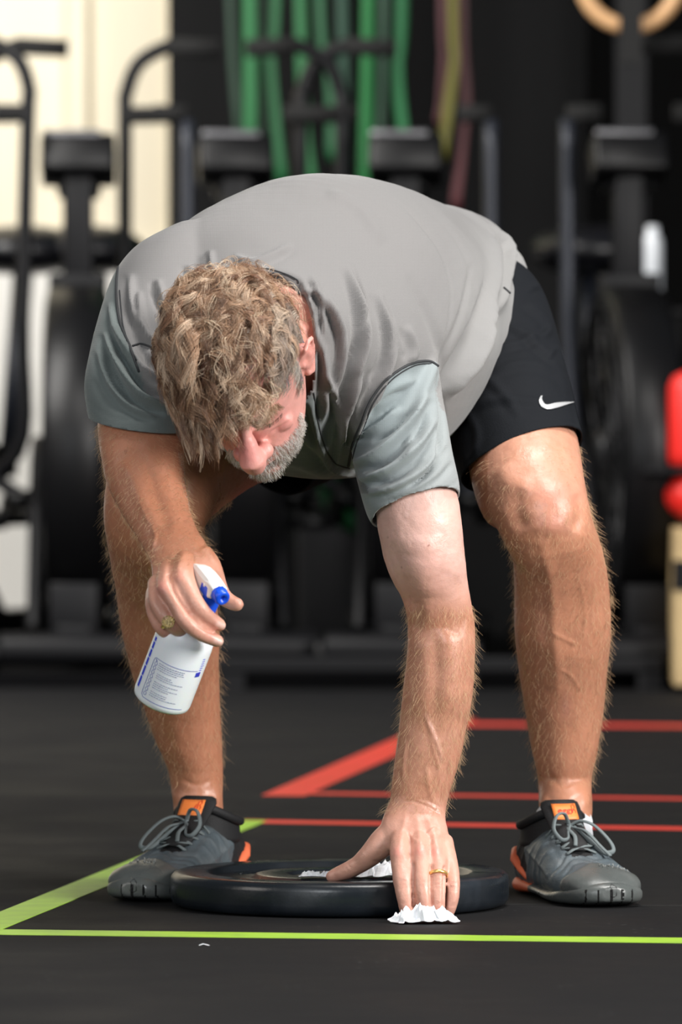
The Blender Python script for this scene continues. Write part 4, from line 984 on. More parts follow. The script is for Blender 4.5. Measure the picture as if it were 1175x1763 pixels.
# beard, moustache and stubble
items = []
tries = 0
while len(items) < 3400 and tries < 60000:
    tries += 1
    x = rg.uniform(-.085, .085); z = rg.uniform(-.128, .012)
    side_ = abs(x) > .045
    o = H(x * 2.2, .22 - abs(x) * 1.2, z - .01); t = H(0, -.0, z + .004); h = head_bvh.ray_cast(o, (t - o).normalized())
    if h[0] is None: continue
    l = L2(h[0]); nn = h[1] if h[1].dot(o - h[0]) > 0 else -h[1]
    ok = False
    if l.z < -.060 and l.y > -.01: ok = not (abs(l.x) < .020 and -.083 < l.z < -.071) and not (l.z > -.064 and abs(l.x) < .010)
    if abs(l.x) > .052 and -.03 < l.y < .030 and l.z < .010: ok = True
    if abs(l.x) > .040 and l.z < -.052 - (abs(l.x) < .05) * .01: ok = True
    if abs(l.x) > .030 and l.y > .05 and l.z > -.062: ok = False
    if not ok: continue
    dn = -hz + hy * .25; dn = (dn - nn * dn.dot(nn)); dn = dn.normalized() if dn.length > 1e-4 else nn; L0 = rg.uniform(.005, .011) * (1.1 if l.y > .05 else .7); sd = nn.cross(dn) * rg.uniform(-.7, .7)
    g = rg.random(); c = (.75, .73, .70) if g < .55 else (.50, .45, .38) if g < .85 else (.26, .20, .15)
    items.append(([h[0] - nn * .0005, h[0] + nn * L0 * .45 + (dn + sd) * L0 * .25, h[0] + nn * L0 * .7 + (dn + sd) * L0 * .7], .00024, .00012, c))
strands('beard', items, M['hair'], person, label='short grey beard')
for s in (-1, 1):
    items = []
    for q in range(220):
        a = rg.random(); x = s * (.012 + .038 * a); z = .016 + .006 * math.sin(a * 3) + rg.uniform(-.004, .004)
        o = H(x, .25, z); h = head_bvh.ray_cast(o, -hy)
        if h[0] is None: continue
        dv = (hx * s + hz * .3 + hy * .5).normalized(); L0 = rg.uniform(.006, .011)
        items.append(([h[0], h[0] + hy * .003 + dv * L0 * .4, h[0] + hy * .0035 + dv * L0 - hz * .002], .00022, .0001, rg.choice(((.35, .23, .13), (.5, .38, .24), (.24, .15, .08)))))
    strands('eyebrow', items, M['hair'], person)
items = []
for q in range(60):
    a = rg.random(); x = .014 + .034 * a; o = H(x, .25, -.011 - .003 * math.sin(a * 3)); h = head_bvh.ray_cast(o, -hy)
    if h[0] is not None: items.append(([h[0], h[0] + hy * .004 - hz * .001, h[0] + hy * .007 + hz * .001], .0002, .0001, (.12, .08, .05)))
strands('eyelashes', items, M['hair'], person)
# fine hair on arms and legs
items = []
co_b = get_co(bme); n_b = get_n(bme); bx_, by_ = proj(co_b)
region = [(inside(bx_, by_, [(650, 1040), (830, 1040), (830, 1400), (640, 1400)]) & (co_b[:, 1] < 10.5), 1900, .011, (0, 0, -1)),
          (inside(bx_, by_, [(150, 730), (345, 730), (370, 960), (240, 980)]) & (co_b[:, 1] < 10.25), 1900, .010, (0, 0, -1)),
          (inside(bx_, by_, [(860, 900), (1080, 840), (1080, 1350), (900, 1350)]) & (co_b[:, 1] > 10.4), 2400, .012, (0, 0, -1)),
          (inside(bx_, by_, [(160, 800), (400, 850), (400, 1350), (240, 1350)]) & (co_b[:, 1] > 10.35), 2600, .013, (0, 0, -1)),
          (inside(bx_, by_, [(800, 790), (880, 775), (1020, 765), (1030, 900), (850, 900)]) & (co_b[:, 1] > 10.4), 500, .010, (0, 0, -1)),
          (inside(bx_, by_, [(255, 950), (340, 960), (290, 1010), (262, 1010)]) & (co_b[:, 1] < 10.0), 120, .006, (-.3, 0, -1))]
rn = np.random.default_rng(8)
for m, cnt, ln, dr in region:
    ids = np.nonzero(m & (n_b[:, 1] < .45))[0]
    if not len(ids): continue
    for i in rn.choice(ids, cnt):
        p = Vector(co_b[i]); nn = Vector(n_b[i]); d = Vector(dr); d = d - nn * d.dot(nn); L0 = ln * rg.uniform(.5, 1.15)
        sd = Vector((rg.uniform(-.5, .5), rg.uniform(-.3, .3), 0))
        items.append(([p, p + nn * L0 * .28 + d * L0 * .25, p + nn * L0 * .45 + (d + sd) * L0 * .6, p + nn * L0 * .48 + (d + sd * 1.5) * L0], .00013, .00006, (.5, .3, .15)))
strands('body_hair', items, M['body_hair'], person, kind='stuff')
# ------------------------------------------------------------------ weight plate, bottle, wipes, rings
M['plate'] = mat('black_bumper_rubber', (.009, .012, .016), .30, spec=.55, bump=[('noise', 35, .15, .002), ('noise', 250, .1, .001)], mix=((.028, .036, .048), 12, .5, .75, .6), rvar=(14, .2, .42))
M['hub'] = mat('plate_hub_steel', (.45, .45, .46), .35, metal=1)
PC = Vector((P(585, 1560, 10.49).x, 10.49, 0))
plate = empty('weight_plate', PC, 0, 'thick black rubber bumper weight plate lying flat under the wiping hand', 'weight plate')
R_ = .2255; TH = .046
pr = [(.028, .0), (.190, .0), (.214, .001), (.2215, .004), (R_ - .0008, .010), (R_, .016), (R_, TH - .012), (R_ - .001, TH - .006), (R_ - .005, TH - .0015), (R_ - .011, TH), (.198, TH - .0005), (.178, TH - .0005), (.174, TH - .002), (.171, TH - .007), (.166, TH - .009), (.120, TH - .009), (.116, TH - .008), (.112, TH - .004), (.108, TH - .003), (.072, TH - .003), (.068, TH - .004), (.066, TH - .007), (.052, TH - .007), (.050, TH - .005), (.028, TH - .005)]
mb = MB(); mb.lathe(pr, 160, Matrix.Translation(PC), closed=True); BP(mb, 'rubber_body', M['plate'], plate)
mb = MB(); mb.lathe([(.0255, .004), (.034, .004), (.034, TH - .004), (.0330, TH - .0025), (.0262, TH - .0025), (.0255, TH - .004)], 64, Matrix.Translation(PC), closed=True); BP(mb, 'hub_ring', M['hub'], plate)
# raised letter-like ridges round the face, as on the plate (no readable words in the photo)
for a0, a1, r in ((200, 240, .143), (20, 60, .143), (120, 160, .143)):
    mb = MB(); mb.tube([PC + Vector((r * math.cos(math.radians(a)), r * math.sin(math.radians(a)), TH - .0085)) for a in range(a0, a1, 3)], .0016, 6)
    BP(mb, 'raised_ridge', M['plate'], plate)

M['wipe'] = mat('white_tissue', (.86, .87, .90), .85, sss=.1, bump=[('noise', 220, .4, .001)])
def wipe(c, size, height, seed, label, n=30, squash=.6, ang=0.0):
    """crumpled tissue: a folded sheet thrown into sharp creases"""
    rg = random.Random(seed); mb = MB(); vs = []
    off = Vector((seed * 3.1, seed * 1.7, 0))
    for i in range(n + 1):
        for j in range(n + 1):
            u, v = i / n * 2 - 1, j / n * 2 - 1
            r = max(abs(u), abs(v)); wob = 1 + .22 * mnoise.noise(Vector((u * 1.6, v * 1.6, 3)) + off)
            p = Vector((u * wob, v * wob * squash, 0))
            h = 0; q = p * 1.7 + off
            for o_, a_ in ((1, .62), (1.9, .32), (3.6, .12)):
                h += a_ * (1 - abs(mnoise.noise(q * o_) * 2.1))
            h = max(0, h - .35) * (1 - r ** 4 * .85)
            p.x += .18 * mnoise.noise(q * 2 + Vector((9, 0, 0))); p.y += .14 * mnoise.noise(q * 2 + Vector((0, 9, 0)))
            p = Matrix.Rotation(ang, 3, 'Z') @ p
            vs.append(Vector(c) + Vector((p.x * size, p.y * size, h * height + .001)))
    mb.add(vs, [(i * (n + 1) + j, (i + 1) * (n + 1) + j, (i + 1) * (n + 1) + j + 1, i * (n + 1) + j + 1) for i in range(n) for j in range(n)])
    o = mb.build('paper_wipe', M['wipe'], None, smooth=False); s_ = o.modifiers.new('t', 'SOLIDIFY'); s_.thickness = .0009; s_.offset = 0
    tag(o, label, 'paper wipe', 'crumpled white paper wipes'); return o
wipe((P(545, 0, 10.40).x, 10.395, TH - .001), .021, .012, 4, 'crumpled white paper wipe on the plate under the thumb tip', squash=.55)
wipe((P(655, 0, 10.42).x, 10.405, TH - .001), .042, .032, 9, 'crumpled white paper wipe on the plate between thumb and fingers', squash=.5)
wipe((P(729, 0, 10.2).x, 10.200, .0012), .040, .036, 2, 'crumpled white paper wipe on the floor under the fingertips, in front of the plate', squash=.55, ang=.1)
scr = MB(); c0 = fl3(352, 1629); vs = [c0 + Vector(v) for v in ((-.009, 0, .0008), (-.002, .006, .003), (.008, .004, .0008), (.009, -.006, .001), (-.001, -.007, .0035), (-.007, -.005, .001))]; scr.add(vs, [(0, 1, 4, 5), (1, 2, 3, 4)])
o = scr.build('paper_scrap', M['wipe'], None, smooth=False); o.modifiers.new('t', 'SOLIDIFY').thickness = .0006; tag(o, 'tiny white paper scrap on the floor in front of the tape line', 'paper scrap')

# spray bottle
def lin(r, g, b): return tuple(((c / 255 + .055) / 1.055) ** 2.4 if c > 10 else c / 3294 for c in (r, g, b))
M['bottle'] = mat('milky_plastic', (.90, .95, 1.0), .32, spec=.5, sss=.12, bump=[('noise', 40, .05, .002)])
M['blue_print'] = mat('blue_print', lin(35, 60, 220), .45); M['navy_print'] = mat('navy_print', lin(60, 80, 170), .5); M['grey_print'] = mat('grey_print', lin(120, 130, 165), .6)
M['white_plastic'] = mat('white_plastic', (.80, .79, .76), .35); M['blue_plastic'] = mat('blue_plastic', lin(25, 85, 225), .3, sss=.1)
A_ = Vector((.335, -.36, .87)).normalized(); G_ = Vector((.43, -.77, -.48)); G_ = (G_ - A_ * G_.dot(A_)).normalized(); S_ = G_.cross(A_)
BR = .0374
BB = P(277, 1207, 9.985)                                       # centre of the bottle's base
BM = Matrix.Translation(BB) @ Matrix((S_, G_, A_)).transposed().to_4x4()
BW = lambda x, y, z: BM @ Vector((x, y, z))
bottle = empty('spray_bottle', BB, 0, 'milky white spray bottle with blue nozzle and trigger, held in his hand', 'spray bottle')
mb = MB(); mb.lathe([(.001, .004), (.028, .002), (.033, 0), (BR - .001, .003), (BR, .008), (BR, .088), (BR - .0005, .097), (BR - .003, .106), (BR - .009, .115), (.022, .124), (.015, .130), (.0125, .130), (.0125, .136), (.001, .136)], 72, BM)
btl = BP(mb, 'bottle', M['bottle'], bottle)
# printing wrapped on the bottle; angle 0 faces the camera side, measured round the axis
cdir = (Vector((0, 0, CAM_H)) - BB); cl_ = Vector((cdir.dot(S_), cdir.dot(G_))); ang0 = math.atan2(cl_.y, cl_.x)
def onb(a, z, r=.0004): t = ang0 + a; return BW((BR + r) * math.cos(t), (BR + r) * math.sin(t), z)
sgn = 1 if (onb(.3, .05) - onb(0, .05)).x > 0 else -1
def pstrip(mb, pts, w):
    for k in range(len(pts) - 1):
        (a0, z0), (a1, z1) = pts[k], pts[k + 1]; n_ = max(1, int(abs(a1 - a0) / .08))
        for q in range(n_):
            t0, t1 = q / n_, (q + 1) / n_; u0, v0, u1, v1 = a0 + (a1 - a0) * t0, z0 + (z1 - z0) * t0, a0 + (a1 - a0) * t1, z0 + (z1 - z0) * t1
            dx, dz = (u1 - u0) * BR, v1 - v0; L_ = math.hypot(dx, dz) + 1e-9; nx, nz = -dz / L_ * w / 2, dx / L_ * w / 2
            mb.add([onb(sgn * (u0 + nx / BR), v0 + nz), onb(sgn * (u1 + nx / BR), v1 + nz), onb(sgn * (u1 - nx / BR), v1 - nz), onb(sgn * (u0 - nx / BR), v0 - nz)], [(0, 1, 2, 3)])
mb = MB()
for z0, z1 in ((.016, .031), (.0325, .046), (.0475, .058), (.0595, .070), (.0715, .081), (.0825, .088)): pstrip(mb, [(-1.12, z0), (-1.12, z1)], .0052)
BP(mb, 'blue_lettering', M['blue_print'], bottle, fix=False, smooth=False)
mb = MB()
for k in range(7): pstrip(mb, [(.98, .0645 + k * .0032), (1.16 - abs(k - 3) * .02, .0645 + k * .0032)], .0012)
for k in range(5): pstrip(mb, [(.90 + k * .05, .058), (.90 + k * .05, .065)], .0012)
BP(mb, 'blue_emblem', M['blue_print'], bottle, fix=False, smooth=False)
mb = MB(); fr_ = [(-.78, .012), (-.72, .0095), (.60, .0095), (.66, .012)]
pstrip(mb, [(-.78, .018), (-.76, .013), (-.68, .0105), (.85, .0105)], .0007); pstrip(mb, [(-.78, .018), (-.78, .062)], .0007); pstrip(mb, [(-.78, .062), (-.75, .066), (-.70, .067), (.92, .067)], .0007)
def ring_mark(a, z, ra, rz):
    P0 = [(a + ra * math.cos(t) / BR, z + rz * math.sin(t)) for t in np.linspace(0, 2 * math.pi, 13)]; pstrip(mb, P0, .0006)
for k in range(8): ring_mark(-.64, .0165 + k * .0062, .0021, .0025)
pstrip(mb, [(-.70, .0655), (-.62, .063)], .0012)
BP(mb, 'label_frame', M['navy_print'], bottle, fix=False, smooth=False)
# rows of fine print: tiny lettering, illegible in the photo, as broken strokes
mb = MB(); rq = random.Random(4)
for k in range(17):
    z = .0630 - k * .0028
    if k in (4, 8, 13): continue
    a = -.52 + (.06 if k > 3 else 0); end = a + rq.uniform(.45, .95) if k not in (0, 1) else a + .95
    while a < end: l_ = rq.uniform(.03, .09); pstrip(mb, [(a, z), (a + l_, z)], .0010 if k < 2 else .0008); a += l_ + .022
BP(mb, 'fine_print', M['grey_print'], bottle, fix=False, smooth=False)
# trigger head
mb = MB(); mb.lathe([(.0145, .128), (.0155, .130), (.0155, .142), (.013, .146), (.008, .150), (.001, .150)], 40, BM); BP(mb, 'screw_collar', M['white_plastic'], bottle)
mb = MB(); rr = []
for y, w_, z0, z1 in ((-.030, .004, .196, .200), (-.0285, .0085, .186, .2045), (-.018, .0100, .168, .2075), (-.004, .0108, .160, .2085), (.012, .0108, .164, .2085), (.020, .0105, .184, .2080), (.031, .0100, .189, .2070), (.034, .0090, .190, .2060)):
    ring = []
    for x_, z_ in ((-1, .12), (-1, .88), (-.82, 1), (.82, 1), (1, .88), (1, .12), (.82, 0), (-.82, 0)): ring.append(BW(x_ * w_ * 1.18, y, z0 + (z1 - z0) * z_ - .019))
    rr.append(ring)
mb.rings(rr); BP(mb, 'spray_head', M['white_plastic'], bottle, bevel=.0008, smooth=False)
NZ = BM @ Matrix.Translation((0, .033, .1795)) @ Matrix.Rotation(-math.pi / 2, 4, 'X')
mb = MB(); rr = []
for r, z in ((.0088, 0), (.0104, .001), (.0099, .013), (.0084, .0148), (.0044, .0148), (.0036, .011), (.0005, .011)):
    rr.append([NZ @ Vector((r * (1 + (.05 if (j // 2) % 2 and .0 < z < .0122 and r > .007 else 0)) * math.cos(2 * math.pi * j / 48), r * (1 + (.05 if (j // 2) % 2 and 0 < z < .0122 and r > .007 else 0)) * math.sin(2 * math.pi * j / 48), z)) for j in range(48)])
mb.rings(rr); BP(mb, 'nozzle', M['blue_plastic'], bottle)
mb = MB(); rr = []
for y, z, w_, t_ in ((.016, .200, .0128, .0085), (.019, .190, .0130, .0095), (.024, .180, .0100, .0060), (.027, .168, .0085, .0035), (.024, .155, .0080, .0028), (.024, .146, .0078, .0026), (.029, .138, .0060, .0022)):
    rr.append([BW(w_ * a, y + t_ * b, z - .019) for a, b in ((-1, -1), (-1, 1), (1, 1), (1, -1))])
mb.rings(rr); BP(mb, 'trigger', M['blue_plastic'], bottle, bevel=.0012, smooth=False)
mb = MB()
for s in (-1, 1): mb.ball(BW(s * .0115, .0165, .180), .0026, 8)
BP(mb, 'pivot_pin', M['white_plastic'], bottle)
# rings on the fingers
M['gold'] = mat('gold', (.95, .62, .22), .3, metal=.75); M['pale_gold'] = mat('worn_gold_crest', (1.0, .80, .40), .25, metal=.5, bump=[('voro', 700, .8, .002)])
def band(c, ax, r, w_, name, m, label, sq=1.0, tk=.0012):
    ax = ax.normalized(); q = ax.to_track_quat('Z', 'Y').to_matrix().to_4x4(); T = Matrix.Translation(c) @ q @ Matrix.Diagonal((1, sq, 1, 1))
    mb = MB(); mb.lathe([(r, -w_ / 2), (r + tk, -w_ / 2 + .0003), (r + tk * 1.25, 0), (r + tk, w_ / 2 - .0003), (r, w_ / 2), (r - .0004, 0)], 48, T, closed=True); o = BP(mb, name, m, person); o['label'] = label; return o
band(P(755, 1506, 10.2530), P(755, 1530, 10.246) - P(755, 1480, 10.267), .0113, .0046, 'wedding_ring', M['gold'], 'plain gold wedding band')
rg_c = P(291, 1069, 9.912); rg_ax = P(302, 1078, 9.912) - P(281, 1056, 9.912)
ring_o = band(rg_c, rg_ax, .0112, .0050, 'signet_ring', M['gold'], 'chunky gold crest ring', tk=.0016)
mb = MB(); axn = rg_ax.normalized(); up_ = Vector((-.50, -.72, .45)); up_ = (up_ - axn * up_.dot(axn)).normalized(); sd = axn.cross(up_); Q = Matrix((axn, sd, up_)).transposed().to_4x4()
Tm = Matrix.Translation(rg_c + up_ * .0105) @ Q
mb.lathe([(.0080, -.004), (.0078, .0012), (.0066, .0022), (.0060, .0014), (.0054, .0014), (.0046, .0024), (.0001, .0030)], 32, Tm)
for k in range(14):
    a = 2 * math.pi * k / 14; mb.ball(Tm @ Vector((.0074 * math.cos(a), .0074 * math.sin(a), .0022)), .0011, 5)
cr = BP(mb, 'ring_crest', M['pale_gold'], person); cr['label'] = 'embossed gold crest of the ring'; cr.parent = ring_o; cr.matrix_parent_inverse = Matrix.Identity(4)
# ------------------------------------------------------------------ the equipment behind, out of focus
M['steel_black'] = mat('black_powder_coated_steel', (.0045, .0045, .0055), .5, spec=.22)
M['steel_grey'] = mat('dark_grey_steel', (.020, .023, .032), .40, metal=.3)
M['plastic_black'] = mat('black_plastic', (.0035, .0035, .004), .38, spec=.25)
M['foam'] = mat('black_foam_grip', (.004, .004, .004), .9)
M['screen'] = mat('console_screen', (.03, .04, .05), .15)
M['trim'] = mat('console_trim', (.15, .15, .16), .35, metal=.6)
M['vinyl'] = mat('black_vinyl_seat', (.006, .006, .008), .35)
M['mesh_guard'] = mat('fan_guard_wire', (.035, .035, .037), .35, metal=.6)
M['blade'] = mat('fan_blade', (.012, .012, .013), .4, metal=.4)
def LP(mb, name, m, parent, **k):
    o = mb.build(name, m, None, **k); o.parent = parent; return o
def make_bike(al=.225, ar=.225, short=(0, 0)):
    r = empty('air_bike', (0, 0, 0))
    # base: two floor bars, a spine and uprights
    mb = MB()
    mb.tube([(-.15, -.34, .045), (.15, -.34, .045)], .035, 12); mb.tube([(-.15, .62, .045), (.15, .62, .045)], .035, 12)
    mb.box((0, .14, .07), (.07, .96, .05)); mb.box((.0, -.30, .12), (.10, .05, .12)); mb.tube([(0, .20, .08), (0, .10, .42), (0, .30, .45), (0, .44, .40)], .032, 10)
    for s in (-1, 1): mb.tube([(s * .085, -.24, .08), (s * .085, -.02, .42), (s * .085, .06, .46)], .017, 8); mb.tube([(s * .085, .30, .08), (s * .085, .04, .42)], .017, 8)
    LP(mb, 'frame', M['steel_black'], r, bevel=.004)
    for s in (-1, 1):
        mb = MB()
        for y in (-.34,): mb.tube([(s * .15, y, .036), (s * .17, y, .036)], .036, 12)
        LP(mb, 'end_cap', M['plastic_black'], r)
    # fan cage standing across the view, axle left to right
    RX = Matrix.Rotation(math.pi / 2, 4, 'Y'); CZ = .44; T = Matrix.Translation((0, -.05, CZ)) @ RX
    mb = MB(); mb.lathe([(.322, -.064), (.338, -.060), (.346, -.050), (.349, 0), (.346, .050), (.338, .060), (.322, .064), (.318, .050), (.325, 0), (.318, -.050)], 72, T, closed=True); cage = LP(mb, 'fan_cage', M['plastic_black'], r)
    for s in (-1, 1):
        mb = MB()
        for k in range(5):
            R0 = .07 + k * .06; mb.tube([T @ Vector((R0 * math.cos(a), R0 * math.sin(a), s * .062)) for a in np.linspace(0, 2 * math.pi, 37)[:-1]], .0028, 5, closed=True)
        for k in range(14):
            a = 2 * math.pi * k / 14; mb.tube([T @ Vector((.05 * math.cos(a), .05 * math.sin(a), s * .064)), T @ Vector((.325 * math.cos(a), .325 * math.sin(a), s * .060))], .0028, 5)
        mb.lathe([(.001, s * .070), (.05, s * .070), (.055, s * .060), (.001, s * .058)], 24, T); LP(mb, 'fan_guard', M['mesh_guard'], cage)
    mb = MB(); mb.lathe([(.001, -.03), (.04, -.03), (.04, .03), (.001, .03)], 24, T)
    for k in range(10):
        a = 2 * math.pi * k / 10; c, s = math.cos(a), math.sin(a); q = Matrix.Rotation(a, 4, 'Z')
        mb.box((T @ q @ Vector((.17, 0, 0)))[:], (.26, .012, .085), (T @ q @ Matrix.Rotation(.35, 4, 'X')).to_3x3())
    LP(mb, 'fan', M['blade'], r, smooth=False)
    # mast and console
    mb = MB(); mb.box((0, -.02, .88), (.062, .05, .28)); mb.box((0, -.03, .78), (.12, .08, .06)); LP(mb, 'mast', M['steel_black'], r, bevel=.006)
    mb = MB(); Mx = Matrix.Rotation(math.radians(-24), 3, 'X'); mb.box((0, -.02, 1.045), (.155, .10, .085), Mx); mb.box((0, .02, 1.0), (.09, .06, .06), Mx); con = LP(mb, 'console', M['plastic_black'], r, bevel=.010)
    mb = MB(); mb.box((-.012, -.032, 1.092), (.120, .05, .014), Mx); LP(mb, 'console_trim', M['trim'], con, bevel=.003)
    mb = MB(); mb.box((0, .03, 1.06), (.11, .008, .055), Mx); LP(mb, 'screen', M['screen'], con)
    # swinging handle arms
    for s, y0 in ((-1, -.02), (1, .05)):
        w_ = al if s < 0 else ar; sh_ = short[0] if s < 0 else short[1]; y0 += .10 if s < 0 else -.04
        arm = MB(); pts = [(s * .11, .0, .34), (s * (w_ - .01), y0 * .5, .44), (s * w_, y0, .70), (s * w_, y0 + .02, 1.13)]
        if not sh_: pts += [(s * (w_ - .004), y0 + .03, 1.19), (s * (w_ - .03), y0 + .03, 1.250), (s * (w_ - .085), y0 + .03, 1.283), (s * (w_ - .11), y0 + .03, 1.285)]
        arm.tube([Vector(p) for p in catmull(pts, 5)], .0155, 10); a_o = LP(arm, 'handle_arm', M['steel_grey'] if sh_ else M['steel_black'], r)
        if not sh_: g = MB(); g.tube([(s * (w_ - .09), y0 + .03, 1.285), (s * (w_ - .20), y0 + .03, 1.279)], .0185, 12); LP(g, 'grip', M['foam'], a_o)
        g = MB(); g.tube([(s * w_, y0 + .02, 1.14), (s * (w_ - (.12 if not sh_ else .07)), y0 + .02, 1.143)], .0185, 12); LP(g, 'grip', M['foam'], a_o)
        pg = MB(); pg.tube([(s * .09, .0, .34), (s * .155, .0, .34)], .022, 10); pg.box((s * .19, 0 + s * .14, .30), (.09, .10, .03)); pg.tube([(s * .15, 0, .34), (s * .15, s * .14, .30)], .013, 8); LP(pg, 'pedal', M['plastic_black'], r)
    mb = MB(); mb.tube([(0, .44, .38), (0, .50, .82)], .022, 10); LP(mb, 'seat_post', M['steel_grey'], r)
    mb = MB(); mb.ball((0, .50, .86), (.13, .15, .055), 10); LP(mb, 'seat', M['vinyl'], r)
    return r
def dup(o, parent=None):
    c = o.copy(); C.objects.link(c)
    if parent: c.parent = parent
    for ch in list(o.children): dup(ch, c)
    return c
special = {135: (.225, .225, (0, 1)), -200: (.225, .345, (0, 0)), 700: (.225, .175, (0, 1)), 1080: (.108, .225, (1, 0))}
for px_, Y_, yaw, lab in ((135, 16.4, 0, 'black air bike in front of the cream siding, left of the man'), (405, 16.45, 4, 'black air bike behind his near shoulder, partly covered by him'), (700, 16.4, -3, 'black air bike behind the middle of his back, under the green bands'),
                          (1080, 16.3, 7, 'black air bike standing behind the leg at the right'), (-200, 16.45, -33, 'black air bike cut off by the left edge of the photo, its round seat showing')):
    b = make_bike(*special.get(px_, ()))
    b.location = (P(px_, 0, Y_).x, Y_, .03); b.rotation_euler = (0, 0, math.radians(yaw)); tag(b, lab, 'exercise bike', 'air bikes in a row along the wall')
# dark rubber platform under the bikes
mb = MB(); mb.box((.6, 17.0, .015), (5.6, 2.0, .03)); o = mb.build('rubber_platform', mat('platform_rubber', (.0025, .0025, .003), .95, spec=.08), None, smooth=False, bevel=.004); tag(o, 'low black rubber platform under the row of air bikes', 'platform')

def Q(px, py, Y): return P(px, py, Y)
# resistance bands hanging from a rail above the picture
RZ = 2.42; YB = 17.35
mb = MB(); mb.tube([(Q(330, 0, YB).x, YB, RZ), (Q(900, 0, YB).x, YB, RZ)], .02, 12)
for x_ in (Q(345, 0, YB).x, Q(885, 0, YB).x): mb.tube([(x_, YB, RZ), (x_, 17.72, RZ)], .015, 8)
o = mb.build('band_rail', M['steel_black'], None); tag(o, 'black steel rail on the black wall that the bands hang from', 'rail')
bands = [('green', (.010, .14, .036), [(428, 0), (430, 243)], .030, 'bright green resistance band, leftmost bright one, ending above a console'),
         ('green', (.008, .035, .016), [(396, 0), (412, 240)], .020, 'dim narrow green resistance band, leftmost of all the bands'),
         ('green', (.009, .11, .032), [(474, 0), (466, 95), (484, 300)], .028, 'green resistance band leaning right, second bright one from the left'),
         ('green', (.008, .06, .022), [(447, 0), (452, 270)], .014, 'thin dark green resistance band between the two leftmost bright ones'),
         ('green', (.009, .12, .032), [(516, 0), (524, 200), (537, 305)], .028, 'green resistance band passing behind the left end of the handlebar bar'),
         ('green', (.009, .09, .030), [(551, 0), (566, 120), (572, 260)], .026, 'mid green resistance band just left of the centre handlebar post'),
         ('green', (.008, .05, .026), [(588, 0), (596, 280)], .030, 'dark blue-green resistance band left of the widest bright one'),
         ('green', (.011, .165, .038), [(634, 0), (627, 310)], .034, 'widest bright green resistance band, hanging behind the centre of the row'),
         ('green', (.008, .045, .02), [(663, 0), (650, 310)], .022, 'dim green resistance band just right of the widest bright one'),
         ('green', (.010, .14, .042), [(690, 0), (686, 120), (697, 243)], .030, 'bright green resistance band, rightmost green one, kinked at half height'),
         ('yellow', (.12, .11, .010), [(780, 0), (783, 110), (764, 258)], .026, 'dull yellow resistance band hanging at the right of the green ones'),
         ('red', (.085, .018, .022), [(797, 0), (800, 200), (788, 345)], .022, 'dark red resistance band, rightmost of the hanging bands'),
         ('red', (.07, .016, .02), [(764, 0), (762, 100), (756, 200)], .014, 'thin dark red resistance band just left of the yellow one')]
for k, (cn, c_, pts, wd, lab) in enumerate(bands):
    m_ = mat(cn + '_latex_band', c_, .45); Yk = YB - .05 + .028 * (k % 4)
    a = [Q(x_, y_, Yk - .022) for x_, y_ in pts]; top = a[0] + (a[0] - a[1]).normalized() * .02; top = Vector((a[0].x + (a[0].x - a[1].x) * .4, Yk - .03, RZ - .08)); a = [top] + a
    D = [Vector(q) for q in catmull([tuple(v) for v in a], 8)]; bkk = [Vector((p.x + .006 * math.sin(i * .3 + k), Yk + .034, p.z)) for i, p in enumerate(reversed(D))]
    tp = D[0]; arc = [Vector((tp.x, Yk + .006 + .032 * math.cos(t), RZ - .06 + .02 * math.sin(t))) for t in np.linspace(0, math.pi, 7)]
    bt = D[-1]; barc = [Vector((bt.x, Yk + .006 - .028 * math.cos(t), bt.z - .025 * math.sin(t))) for t in np.linspace(0, math.pi, 7)][1:-1]
    mb = MB(); loop_ = D + barc + bkk + arc; mb.tube(loop_, wd * .38, 8, flat=.12, up=(0, 1, 0), closed=True)
    o = mb.build('resistance_band', m_, None); tag(o, lab, 'resistance band', 'resistance bands hanging on the black wall')
# gymnastic ring on its strap, top right
M['ring_wood'] = mat('pale_wood_ring', (.62, .36, .17), .45, bump=[('noise', 60, .1, .001)])
YR = 16.25; rc = Q(1086, -38, YR)
mb = MB(); mb.tube([rc + Vector((.100 * math.cos(a), 0, .100 * math.sin(a))) for a in np.linspace(0, 2 * math.pi, 49)[:-1]], .0165, 14, closed=True); o = mb.build('gymnastic_ring', M['ring_wood'], None); tag(o, 'pale wooden gymnastic ring hanging at the top right corner', 'gymnastic ring')
mb = MB(); mb.box((rc.x, YR - .030, rc.z + .35), (.045, .004, 1.05)); mb.box((rc.x, YR + .035, rc.z + .35), (.045, .004, 1.05)); mb.box((rc.x, YR + .002, rc.z - .175), (.045, .068, .004)); o = mb.build('ring_strap', mat('black_webbing', (.008, .008, .008), .9), None, smooth=False); tag(o, 'wide black webbing strap looped round the wooden gymnastic ring', 'strap')
# black squat rack post behind it and the dark uprights of the rack
def post(name, x0, x1, y0, y1, Y, m, lab, cat, grp=None, d=.06):
    a, b = Q(x0, y0, Y), Q(x1, y1, Y); mb = MB(); mb.box(((a.x + b.x) / 2, Y, (a.z + b.z) / 2), (b.x - a.x, d, a.z - b.z)); o = mb.build(name, m, None, smooth=False, bevel=.004); tag(o, lab, cat, grp); return o
mb = MB(); a = Q(1060, 0, 17.5); b = Q(1115, 0, 17.5); mb.box(((a.x + b.x) / 2, 17.5, 1.515), (b.x - a.x, .07, 2.97)); o = mb.build('rack_post', M['steel_black'], None, smooth=False, bevel=.004); tag(o, 'tall black steel post rising behind the gymnastic ring', 'post')
